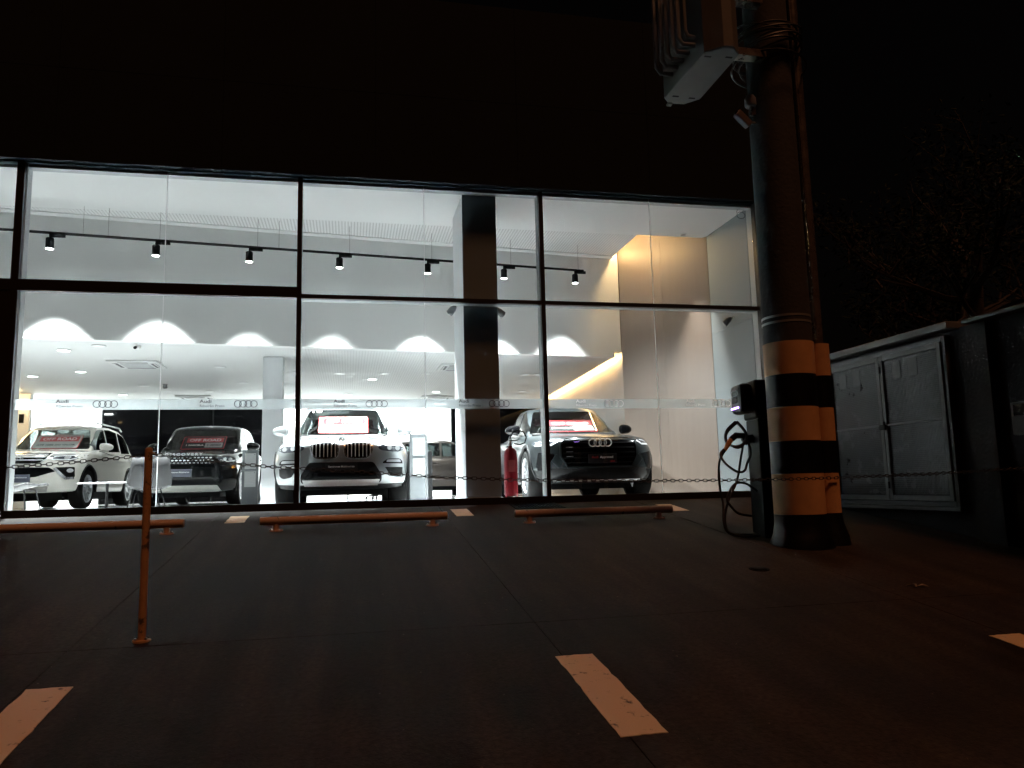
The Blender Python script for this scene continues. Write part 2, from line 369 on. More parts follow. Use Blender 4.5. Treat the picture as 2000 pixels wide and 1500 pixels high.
# dark panelled fascia above the glass (panels butted with open joints)
xs = [XL - .2 + 2.03 * k for k in range(9)]
for k in range(8):
    for z0, z1 in ((ZT + .02, 5.788), (5.793, 7.3)):
        box('fascia_panel', (xs[k] + .002, -.14, z0), (min(xs[k + 1], 6.42) - .002, -.06, z1), FASCIA, sh)
box('fascia_backing', (XL - .2, -.055, ZT), (6.42, .04, 7.35), FASCIA, sh)
box('roof', (XL - .2, .045, 7.2), (6.42 + .5, YB + .3, 7.35), FASCIA, sh)
box('side_wall', (6.45, .0, -.1), (6.95, 1.6, 7.15), FASCIA, sh)
box('side_wall', (7.0, 1.62, -.1), (7.2, YB + .3, 7.15), FASCIA, sh)
# curtain wall frame
BAY = 3.388; MX = [-4.105, -.664, 2.722, 6.11]
def mullion(x, z0, z1, wd=.058):
    m = box('mullion', (x - wd / 2, .026, z0), (x + wd / 2, .17, z1), FRAME_IN, sh)
    box('cap', (x - wd / 2 - .001, -.075, z0), (x + wd / 2 + .001, .002, z1), FRAME, m)
mullion(-4.105, .094, ZT, .088)
for x in (-.664, 2.722): mullion(x, .094, ZT)
m = box('mullion', (6.135, .026, .02), (6.19, .17, ZT), FRAME_IN, sh)
box('cap', (6.125, -.10, .02), (6.42, .002, ZT), FRAME, m)
box('door_panel', (XL, -.07, -.06), (-4.151, .0, 2.815), FRAME, sh)
box('transom', (XL, -.077, 2.82), (-.694, .0, 2.965), FRAME, sh)
for a, b in ((-.634, 2.692), (2.752, 6.124)):
    tr = box('transom', (a, -.077, 2.812), (b, .0, 2.868), FRAME, sh)
    box('inner_rail', (a, .027, 2.815), (b, .15, 2.865), FRAME_IN, tr)
for a, b in ((-4.06, -.694), (-.634, 2.692), (2.752, 6.134)):
    s = box('sill', (a - .03, -.10, -.06), (b + .03, .0, .093), FRAME, sh); box('inner_sill', (a, .027, 0), (b, .15, .085), FRAME_IN, s)
    box('head_rail', (a, .027, ZT - .035), (b, .15, ZT), FRAME_IN, sh)
for a, b in ((-4.06, -.692), (-.636, 2.694), (2.75, 6.126)):
    c = (a + b) / 2
    for z0, z1 in ((.094, 2.811), (2.967 if a < -1 else 2.869, ZT - .002)):
        for p, q in ((a + .002, c - .005), (c + .005, b - .002)):
            box('glass_pane', (p, .005, z0), (q, .017, z1), GLASS, sh)
        box('glass_joint', (c - .0045, .0045, z0), (c + .0045, .0175, z1), JOINT, sh)
box('glass_pane', (XL + .02, .005, 2.967), (-4.15, .017, ZT - .002), GLASS, sh)
# frosted band with lettering and rings on the inside of the glass
for (a, b), ks, mt in (((-4.055, -.697), (0, 1), FILM_DARK), ((-.63, 2.688), (2, 3), FILM_DARK), ((2.756, 6.12), (4, 5), FILM_BACKLIT)):
    fb = box('frosted_band', (a, .0185, 1.322), (b, .0215, 1.458), FROST, sh)
    for k in ks:
        xr = -3.012 + 1.69 * k
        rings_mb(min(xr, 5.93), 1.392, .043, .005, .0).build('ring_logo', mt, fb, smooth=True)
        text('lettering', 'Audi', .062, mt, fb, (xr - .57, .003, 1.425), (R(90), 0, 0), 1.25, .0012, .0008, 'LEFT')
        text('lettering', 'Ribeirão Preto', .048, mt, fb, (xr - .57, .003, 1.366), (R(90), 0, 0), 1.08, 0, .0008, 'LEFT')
# front column (a deep pier just behind the glass)
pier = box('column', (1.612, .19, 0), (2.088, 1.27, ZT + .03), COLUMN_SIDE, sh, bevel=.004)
box('shaded_front', (1.600, .175, .10), (2.10, .187, ZT), COLUMN_SHADED, pier)  # thin front sheet carrying the painted shade of the unlit side
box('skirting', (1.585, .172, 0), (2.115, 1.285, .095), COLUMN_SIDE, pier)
# ceilings of the front hall
box('front_ceiling', (XL, .16, ZT), (6.13, 1.62, ZT + .08), CEIL, sh)
def slab_x(y): return 4.9 + .052 * (y - 3.1)
def mezz(x): return 2.4586 + .1136 * (x + .664)          # plan line of the upper wall
MB().prism([(XL, 1.63), (4.9, 1.63), (4.9, mezz(4.9)), (XL, mezz(XL))], ZT + .022, ZT + .07).build('perforated_ceiling', PERF, sh)
d = Vector((1, .1136)).normalized()
mw = MB().prism([(XL, mezz(XL)), (4.9, mezz(4.9)), (4.9, mezz(4.9) + .16), (XL, mezz(XL) + .16)], ZL, ZT + .5).build('upper_wall', WHITE_WALL, sh)
MB().prism([(4.9, mezz(4.9)), (5.042, mezz(5.042)), (5.042, mezz(5.042) + .16), (4.9, mezz(4.9) + .16)], 2.716, ZT + .5).build('wall_end', WHITE_WALL, mw)
pf = MB().prism([(XL, mezz(XL) - .16), (4.9, mezz(4.9) - .16), (4.9, mezz(4.9) - .003), (XL, mezz(XL) - .003)], ZT + .004, ZT + .021).build('ceiling_border', CEIL, sh)
box('cove_top', (4.905, 1.63, ZT + .46), (6.9, YB, ZT + .52), CEIL, sh)
box('void_wall', (4.8, YB, ZL + .13), (6.9, YB + .2, 5.2), WHITE_WALL, sh)
MB().prism([(4.75, mezz(4.75) + .17), (4.88, mezz(4.88) + .17), (slab_x(YB) - .02, YB - .01), (slab_x(YB) - .15, YB - .01)], 3.06, 4.96).build('void_side', WHITE_WALL, sh)
# lower ceiling of the rear hall
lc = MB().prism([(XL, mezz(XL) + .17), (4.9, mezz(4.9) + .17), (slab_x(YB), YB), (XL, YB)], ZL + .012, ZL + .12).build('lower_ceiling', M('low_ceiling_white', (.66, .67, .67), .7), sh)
MB().prism([(-.75, mezz(-.75) + .18), (3.0, mezz(3.0) + .18), (3.0, 8.0), (-.75, 8.0)], ZL + .004, ZL + .011).build('perforated_panel', PERF_LOW, lc)
MB().prism([(XL, mezz(XL) + .18), (4.85, mezz(4.85) + .18), (slab_x(YB) - .05, YB), (XL, YB)], 2.95, 3.05).build('upper_floor', CEIL, sh)
# right wall: grey return and pale wood cladding in separate panels
for z0, z1 in ((0, 2.745), (2.75, ZT + .05)): box('wall_panel', (6.13, .175, z0), (6.44, 1.535, z1), GREYWALL, sh)
wall_in = bpy.data.objects.new('wood_wall', None); COL.objects.link(wall_in); wall_in.parent = sh
WP = [Vector((6.128, 1.545)), Vector((5.062, 3.108)), Vector((5.60, 12.28))]
def panels(p, q, ws_, z1):
    d_ = (q - p).normalized(); n_ = Vector((-d_.y, d_.x)); n_ = n_ if n_.x > 0 else -n_; s_ = 0; L_ = (q - p).length; k = 0
    while s_ < L_ - .02:
        e_ = min(L_, s_ + ws_); a_ = p + d_ * (s_ + .001); b_ = p + d_ * (e_ - .001); k += 1
        MB().prism([tuple(a_), tuple(a_ + n_ * .06), tuple(b_ + n_ * .06), tuple(b_)], .005, z1).build('wood_panel', WOOD, wall_in); s_ = e_
panels(WP[0], WP[1], .95, 5.0); panels(WP[1], WP[2], 1.15, 5.0)
box('wood_wall_backing', (6.20, 1.62, 0), (6.9, YB, 5.0), WHITE_WALL, sh)
# back wall
bw = box('back_wall', (XL, YB, 0), (-6.62, YB + .2, ZL + .1), WHITE_WALL, sh)
box('back_wall', (-2.30, YB, 0), (2.98, YB + .2, ZL + .1), WHITE_WALL, sh)
for a, b in ((-6.6, -2.32), (3.0, 6.9)):
    wn = box('rear_window', (a, YB + .05, 0), (b, YB + .2, ZL + .1), DARKGLASS, sh)
    n = 3
    for k in range(n + 1):
        x = a + (b - a) * k / n; box('window_bar', (x - .02 if k else x, YB + .01, 0), (x + .02 if k < n else x, YB + .048, ZL + .01), BLACK, wn)
box('left_wall', (XL - .2, .0, -.05), (XL, YB + .2, 7.15), WHITE_WALL, sh)
lw = box('partition', (-8.3, 8.9, 0), (-7.15, 9.05, ZL), WHITE_WALL, sh)
MB().box((-7.36, 8.885, 1.93), (-7.26, 8.899, 2.13)).build('wall_plate', BLACK, sh)
rc = box('column', (-1.485, 3.5, 0), (-1.15, 3.86, ZL), COLUMN_SIDE, sh, bevel=.003); box('skirting', (-1.495, 3.49, 0), (-1.14, 3.87, .09), COLUMN_SIDE, rc)

# LED coves
def led(name, a, b, mat, lb):
    return tag(box(name, a, b, mat), lb, 'light strip')
led('led_strip', (4.93, 1.66, ZT + .12), (4.965, 3.02, ZT + .15), LED_WARM, 'warm glowing light strip in the slot of the upper ceiling beside the wood wall')
m = MB(); m.prism([(slab_x(3.3) + .03, 3.35), (slab_x(3.3) + .06, 3.35), (slab_x(12) + .06, 12), (slab_x(12) + .03, 12)], ZL + .09, ZL + .12)
tag(m.build('led_strip', LED_WARM), 'long warm light strip along the lower ceiling edge beside the wood wall', 'light strip')
led('led_strip', (-7.9, 8.3, ZL - .05), (-7.2, 8.34, ZL - .02), LED_WARM, 'short warm light strip at the far left of the lower ceiling')

# track lighting
ta = lambda x: mezz(x) - .60
tk = thing('track_rail', 'thin black lighting track hung on wires across the front hall', 'lighting track')
MB().tube([(XL + .2, ta(XL + .2), 4.062), (4.13, ta(4.13), 4.062)], .021, 6).build('rail', BLACK, tk)
for x in (-5.4, -3.85, -3.52, -2.82, -1.42, -1.1, .0, 1.36, 2.76, 4.03):
    MB().tube([(x, ta(x), 4.07), (x, ta(x), ZT + .025)], .0022, 5).build('suspension_wire', BLACK, tk)
sx = [-5.66, -4.27, -2.868, -1.54, -.162, 1.285, 2.628, 3.962]
names = ['outside the left edge of the photo', 'at the far left of the track', 'second of the row, above the black SUV', 'just left of the tall middle mullion', 'just right of the left mullion of the middle bay', 'just left of the dark column', 'just right of the dark column', 'last at the right end of the track']
aims = [(0, 0, 68), (0, 0, 68), (.01, .0, 71), (.02, -.03, 67), (-.03, -.03, 67), (0, 0, 65), (.02, 0, 65), (-.06, .01, 71)]
for k, x in enumerate(sx):
    s = thing('track_spotlight', 'black cylinder track spotlight ' + names[k], 'spotlight', (x, ta(x), 0), group='track spotlights')
    box('driver_box', (-.01, -.018, 4.0), (.20, .018, 4.045), BLACK, s)
    hd = thing('pivot', None, None, (0, 0, 3.985)); hd.parent = s
    a = MB().lathe([(.012, .0), (.012, .03)], 8).build('stem', BLACK, s); a.location = (0, 0, 3.98)
    b = MB().lathe([(.050, -.158), (.055, -.16), (.055, -.01), (.045, 0)], 20).build('head', BLACK, s, smooth=True); b.location = (0, 0, 3.985)
    b.rotation_euler = (.03, 0, 0)
    c = MB().lathe([(.048, -.164), (.048, -.161)], 20).build('lens', LED_WHITE, s); c.location = (0, 0, 3.985); c.rotation_euler = (.03, 0, 0)
    bpy.data.objects.remove(hd)
    lamp('SPOT', 'spot_beam', (0, .0, 3.80), (6500, 6500, 2900, 2500, 2100, 7000, 7200, 1350)[k], (.95, .98, 1), s, (aims[k][0], aims[k][1], -1), spot_size=R(aims[k][2]), spot_blend=1.0, shadow_soft_size=.04)

# wood wall accent spot and pier spots
def wall_spot(x, y, z, aim, lb):
    s = thing('wall_spotlight', lb, 'spotlight', (x, y, z), group='grey wall spotlights')
    q = Vector(aim).to_track_quat('-Z', 'Y').to_matrix().to_4x4()
    MB().lathe([(.05, -.09), (.055, -.085), (.05, .0), (.03, .05), (.012, .065)], 18).xf(q).build('head', M('spot_grey', (.16, .17, .18), .45), s, smooth=True)
    MB().lathe([(.044, -.094), (.044, -.091)], 18).xf(q).build('lens', M('spot_lens', (.5, .5, .5), .2), s)
    return s
a = wall_spot(1.50, .55, 2.86, (-.55, .45, -.62), 'grey spotlight on the lit left side of the dark column'); MB().tube([(.0, 0, .05), (.06, .02, .06), (.112, .02, .06)], .009, 6).build('arm', SILVER, a)
a = wall_spot(2.19, .55, 2.84, (.84, .42, -.54), 'grey spotlight on the right side of the dark column'); MB().tube([(.0, 0, .05), (-.06, .02, .06), (-.10, .02, .06)], .009, 6).build('arm', SILVER, a)
a = wall_spot(6.03, .75, 2.83, (-.62, .30, -.62), 'grey spotlight on the right grey wall below the transom'); MB().tube([(.0, 0, .04), (.05, .0, .05), (.098, .0, .05)], .009, 6).build('arm', SILVER, a)
for xx, yy, zz, am, en in ((1.46, .55, 2.78, (-.55, .45, -.62), 220), (2.25, .58, 2.76, (.84, .42, -.54), 440), (5.96, .79, 2.76, (-.62, .30, -.62), 260)):
    lamp('SPOT', 'spot_beam', (xx, yy, zz), en, (.97, .98, 1), None, am, spot_size=R(66), spot_blend=.8, shadow_soft_size=.04)
s = thing('ceiling_spotlight', 'small recessed spotlight at the front ceiling edge above the wood wall', 'spotlight', (5.67, 1.48, ZT))
MB().lathe([(.06, -.012), (.06, -.001)], 18).build('trim', CEIL, s); MB().lathe([(.045, -.014), (.045, -.0125)], 18).build('lens', M('recess_grey', (.3, .3, .3), .5), s)
lamp('SPOT', 'spot_beam', (0, 0, -.03), 520, (1, .93, .88), s, (.03, .03, -1), spot_size=R(40), spot_blend=.85, shadow_soft_size=.03)
s = thing('wire_loop', 'dangling loop of thin wire at the top right glass corner', 'wire', (6.0, .12, 4.40))
MB().tube([(-.02, 0, .10), (-.05, 0, .03)] + [(.02 + .07 * math.cos(a * .5 + 2.6), 0, -.02 + .055 * math.sin(a * .5 + 2.6)) for a in range(13)], .004, 5).build('strand', BLACK, s)

# ceiling fittings in the rear hall: [px order left to right]
dl = [(-6.1, 6.1, 1), (-5.03, 5.43, 1), (-5.25, 9.1, 1), (-4.55, 3.07, 1), (-4.41, 7.5, 0), (-3.9, 2.62, 0), (-3.19, 8.46, 0), (-2.39, 4.71, 0), (-2.26, 6.92, 0), (-1.0, 5.3, 0),
      (-.17, 5.46, 0), (-.02, 9.1, 1), (.49, 6.26, 1), (.705, 5.42, 0), (1.57, 5.38, 0), (2.12, 8.47, 1), (3.7, 5.42, 0), (4.0, 5.41, 0), (4.29, 8.33, 0)]
wh = lambda i: 'round recessed downlight, ' + ORD[i] + ' from the left in the low rear ceiling'
for i, (x, y, lit) in enumerate(dl):
    s = thing('recessed_downlight', wh(i), 'downlight', (x, y, ZL + .003), group='recessed downlights of the rear hall')
    MB().lathe([(.10, -.008), (.11, -.004), (.11, .0)], 24).build('trim', M('trim_grey', (.55, .56, .57), .4), s, smooth=True)
    MB().lathe([(.088, -.0095), (.088, -.0085)], 24).build('diffuser', LED_SOFT if lit else M('diffuser_dim', (.35, .36, .37), .5, emis=.35, ecol=(1, 1, 1)), s)
    lamp('SPOT', 'down_beam', (0, 0, -.03), 70 if lit else 14, (.96, .98, 1), s, (0, 0, -1), spot_size=R(125), spot_blend=.6, shadow_soft_size=.08)
def ac(x, y, lb, wd=.84):
    s = thing('ceiling_air_unit', lb, 'air conditioner', (x, y, ZL + .003), group='cassette air conditioners')
    h = wd / 2; wm = M('ac_white', (.72, .73, .73), .45); dk = M('ac_slot', (.05, .05, .055), .5)
    MB().box((-h, -h, -.028), (h, h, 0)).build('panel', wm, s, bevel=.008)
    MB().box((-h * .55, -h * .55, -.036), (h * .55, h * .55, -.0285)).build('grille', M('ac_grille', (.45, .46, .47), .5), s)
    for a in range(4):
        rm = Matrix.Rotation(a * math.pi / 2, 4, 'Z')
        MB().box((-h * .58, -h * .86, -.031), (h * .58, -h * .66, -.0285)).xf(rm).build('air_slot', dk, s)
        MB().box((-h * .56, -h * .84, -.036), (h * .56, -h * .78, -.0315)).xf(rm).build('flap', wm, s)
ac(-3.78, 4.45, 'white ceiling air unit above the white SUV, the largest in view')
ac(-3.72, 9.7, 'flat far ceiling air unit above the black SUV roof')
ac(2.15, 4.45, 'ceiling air unit half hidden by the column')
ac(2.25, 9.7, 'far ceiling air unit beside the column over the bright wall')
s = thing('dome_camera', 'small white security camera with black lens under the upper wall', 'camera', (-3.30, 2.55, ZL))
MB().lathe([(.012, -.06), (.03, -.05), (.045, -.02), (.045, 0)], 16).build('housing', CEIL, s, smooth=True)
MB().tube([(-.03, -.03, -.03), (-.03, -.075, -.045)], .024, 12).build('lens', BLACK, s)
for x, y, lb in ((-3.9, 7.2, 'small grey sensor under the low ceiling above the white SUV'),):
    s = thing('ceiling_sensor', lb, 'sensor', (x, y, ZL)); MB().lathe([(.03, -.10), (.05, -.08), (.04, -.01), (.06, 0)], 14).build('body', M('sensor', (.2, .2, .2), .5), s, smooth=True)
# linear washers, added and unseen, to brighten the back walls
for x0, x1, e, lb in ((-9.0, -6.7, 300, 'added linear light brightening the far left back wall'), (-1.6, 2.7, 680, 'added linear light brightening the white back wall')):
    s = thing('added_wash_light', lb, 'added light', ((x0 + x1) / 2, 11.1, ZL + .004)); h = (x1 - x0) / 2
    MB().box((-h, -.07, -.012), (h, .07, 0)).build('housing', CEIL, s); MB().box((-h + .02, -.05, -.016), (h - .02, .05, -.0125)).build('diffuser', LED_SOFT, s)
    lamp('AREA', 'wash', (0, 0, -.03), e, (.97, .99, 1), s, (0, .55, -1), shape='RECTANGLE', size=2 * h, size_y=.1)

# ------------------------------------------------------------------ cars
def pw(tab, x):
    if x <= tab[0][0]: return tab[0][1]
    for (a, b), (c, d_) in zip(tab, tab[1:]):
        if x <= c:
            t = (x - a) / (c - a); t = t * t * (3 - 2 * t) * .35 + t * .65; return b + (d_ - b) * t
    return tab[-1][1]
def grid_box(na, nb, nc, fn, skip_bottom=False):
    idx = {}; vs = []; fs = []
    def vid(i, j, k):
        key = (i, j, k)
        if key not in idx: idx[key] = len(vs); vs.append(fn(2 * i / na - 1, j / nb, k / nc))
        return idx[key]
    for j in range(nb):
        for i in range(na):
            if not skip_bottom: fs.append((vid(i, j, 0), vid(i, j + 1, 0), vid(i + 1, j + 1, 0), vid(i + 1, j, 0)))
            fs.append((vid(i, j, nc), vid(i + 1, j, nc), vid(i + 1, j + 1, nc), vid(i, j + 1, nc)))
        for k in range(nc):
            fs.append((vid(0, j, k), vid(0, j, k + 1), vid(0, j + 1, k + 1), vid(0, j + 1, k)))
            fs.append((vid(na, j, k), vid(na, j + 1, k), vid(na, j + 1, k + 1), vid(na, j, k + 1)))
    for i in range(na):
        for k in range(nc):
            fs.append((vid(i, 0, k), vid(i + 1, 0, k), vid(i + 1, 0, k + 1), vid(i, 0, k + 1)))
            fs.append((vid(i, nb, k), vid(i, nb, k + 1), vid(i + 1, nb, k + 1), vid(i + 1, nb, k)))
    return vs, fs
def smooth_bm(bm, it, fac=.5):
    for _ in range(it): bmesh.ops.smooth_vert(bm, verts=bm.verts, factor=fac, use_axis_x=True, use_axis_y=True, use_axis_z=True)
def prism_y(poly, y0, y1):
    n = len(poly); m = MB(); m.add([(x, y0, z) for x, z in poly] + [(x, y1, z) for x, z in poly], [tuple(range(n)), tuple(reversed(range(n, 2 * n)))] + [(i, n + i, n + (i + 1) % n, (i + 1) % n) for i in range(n)]); return m
def prism_x(poly, x0, x1):
    n = len(poly); m = MB(); m.add([(x0, y, z) for y, z in poly] + [(x1, y, z) for y, z in poly], [tuple(range(n)), tuple(reversed(range(n, 2 * n)))] + [(i, n + i, n + (i + 1) % n, (i + 1) % n) for i in range(n)]); return m
def boolean(me, cutters):
    o = bpy.data.objects.new('tmp', me); COL.objects.link(o); cs = []
    for c in cutters:
        cm = c.mesh('cut', BLACK); co = bpy.data.objects.new('cut', cm); COL.objects.link(co); cs.append(co)
        md = o.modifiers.new('b', 'BOOLEAN'); md.operation = 'DIFFERENCE'; md.object = co; md.solver = 'EXACT'
    dg = bpy.context.evaluated_depsgraph_get(); out = bpy.data.meshes.new_from_object(o.evaluated_get(dg))
    for c in cs: bpy.data.objects.remove(c)
    bpy.data.objects.remove(o); return out
def rounded(poly, r=.03, n=4):
    out = []; m = len(poly)
    for i in range(m):
        p = Vector(poly[i]); a = Vector(poly[i - 1]) - p; b = Vector(poly[(i + 1) % m]) - p
        k = min(r, a.length * .45, b.length * .45); a = p + a.normalized() * k; b = p + b.normalized() * k
        for t in range(n + 1):
            t /= n; q = a * (1 - t) ** 2 + p * 2 * t * (1 - t) + b * t * t; out.append((q.x, q.y))
    return out
def mirror2(poly): return [(-x, z) for x, z in reversed(poly)]
def conform(name, poly, bvh, mat, parent, off=.004, depth=.03, axis='y', step=.05, side=1, smooth=True):
    """a panel cut to a 2-D outline and laid on the car's skin, seen from the front (axis y) or the side (axis x)"""
    bm = bmesh.new(); vs = [bm.verts.new((p[0], p[1], 0)) for p in poly]; bm.faces.new(vs)
    xs_ = [p[0] for p in poly]; zs_ = [p[1] for p in poly]
    for ax, arr in ((0, xs_), (1, zs_)):
        k = math.floor(min(arr) / step) + 1
        while k * step < max(arr):
            no = (1, 0, 0) if ax == 0 else (0, 1, 0); co = (k * step, 0, 0) if ax == 0 else (0, k * step, 0)
            bmesh.ops.bisect_plane(bm, geom=bm.verts[:] + bm.edges[:] + bm.faces[:], plane_co=co, plane_no=no, dist=1e-5); k += 1
    for v in bm.verts:
        u, z = v.co.x, v.co.y
        if axis == 'y':
            hit = None
            for sc_ in (1, .97, .93, .88, .8):
                hit = bvh.ray_cast(Vector((u * sc_, -3, z)), Vector((0, 1, 0)))[0]
                if hit is not None: break
            y = hit.y if hit is not None else .3
            v.co = (u, y - off, z)
        elif axis == 'b':
            hit = None
            for sc_ in (1, .95, .9, .8):
                hit = bvh.ray_cast(Vector((u * sc_, 8, z)), Vector((0, -1, 0)))[0]
                if hit is not None: break
            v.co = (u, (hit.y if hit is not None else 4) + off, z)
        else:
            hit = bvh.ray_cast(Vector((3 * side, u, z)), Vector((-side, 0, 0)))[0]
            if hit is None: hit = bvh.ray_cast(Vector((3 * side, u, z - .03)), Vector((-side, 0, 0)))[0]
            x = hit.x if hit is not None else .7 * side
            v.co = (x + side * off, u, z)
    if depth:
        ret = bmesh.ops.extrude_face_region(bm, geom=bm.faces[:]); dv = {'y': (0, depth, 0), 'b': (0, -depth, 0), 'x': (-side * depth, 0, 0)}[axis]
        bmesh.ops.translate(bm, verts=[e for e in ret['geom'] if isinstance(e, bmesh.types.BMVert)], vec=dv)
    bmesh.ops.recalc_face_normals(bm, faces=bm.faces)
    me = bpy.data.meshes.new(name); bm.to_mesh(me); bm.free(); me.materials.append(mat)
    if smooth: shade(me, 35)
    return link(name, me, parent)

def wheel_mesh(r, wd, style):
    """tyre and rim meshes, axle along X, outer face at +X"""
    h = wd / 2; ri = r * .70
    prof = [(ri, -h * .8), (ri + .02, -h), (r * .93, -h), (r, -h * .72), (r, h * .72), (r * .93, h), (ri + .02, h), (ri, h * .8)]
    n = 40; m = MB()
    vs = [(x, q * math.cos(2 * math.pi * i / n), q * math.sin(2 * math.pi * i / n)) for q, x in prof for i in range(n)]
    fs = [(k * n + i, k * n + (i + 1) % n, ((k + 1) % len(prof)) * n + (i + 1) % n, ((k + 1) % len(prof)) * n + i) for k in range(len(prof)) for i in range(n)]
    tyre = m.add(vs, fs).mesh('wheel', RUBBER, True)
    m = MB(); n = 32
    prof = [(ri + .004, h * .7), (ri + .004, h * .95), (ri - .015, h * .97), (ri - .03, h * .75), (ri - .035, -h * .3)]
    vs = [(x, q * math.cos(2 * math.pi * i / n), q * math.sin(2 * math.pi * i / n)) for q, x in prof for i in range(n)]
    m.add(vs, [(k * n + i, k * n + (i + 1) % n, (k + 1) * n + (i + 1) % n, (k + 1) * n + i) for k in range(len(prof) - 1) for i in range(n)])
    ns = style
    for k in range(ns):
        for s in (-1, 1):
            a = 2 * math.pi * k / ns; b = a + s * .20
            p0 = (.05 * math.cos(a + s * .4), .05 * math.sin(a + s * .4)); p1 = ((ri - .02) * math.cos(b), (ri - .02) * math.sin(b))
            dx, dy = p1[0] - p0[0], p1[1] - p0[1]; L_ = math.hypot(dx, dy); nx, ny = -dy / L_ * .014, dx / L_ * .014
            x0, x1 = h * .45, h * .85
            m.add([(x0, p0[0] - nx, p0[1] - ny), (x0, p0[0] + nx, p0[1] + ny), (x0, p1[0] + nx, p1[1] + ny), (x0, p1[0] - nx, p1[1] - ny),
                   (x1 - .02, p0[0] - nx, p0[1] - ny), (x1 - .02, p0[0] + nx, p0[1] + ny), (x1, p1[0] + nx, p1[1] + ny), (x1, p1[0] - nx, p1[1] - ny)],
                  [(0, 3, 2, 1), (4, 5, 6, 7), (0, 1, 5, 4), (1, 2, 6, 5), (2, 3, 7, 6), (3, 0, 4, 7)])
    vs = [(x, q * math.cos(2 * math.pi * i / 16), q * math.sin(2 * math.pi * i / 16)) for q, x in ((.075, h * .3), (.075, h * .78), (.055, h * .86), (.001, h * .88)) for i in range(16)]
    m.add(vs, [(k * 16 + i, k * 16 + (i + 1) % 16, (k + 1) * 16 + (i + 1) % 16, (k + 1) * 16 + i) for k in range(3) for i in range(16)])
    vs = [(-h * .1, q * math.cos(2 * math.pi * i / 24), q * math.sin(2 * math.pi * i / 24)) for q in (.001, .17) for i in range(24)]
    rim = m.mesh('rim', ALLOY, True)
    disc = MB().add(vs, [(i, (i + 1) % 24, 24 + (i + 1) % 24, 24 + i) for i in range(24)]).mesh('brake_disc', SILVER)
    return tyre, rim, disc

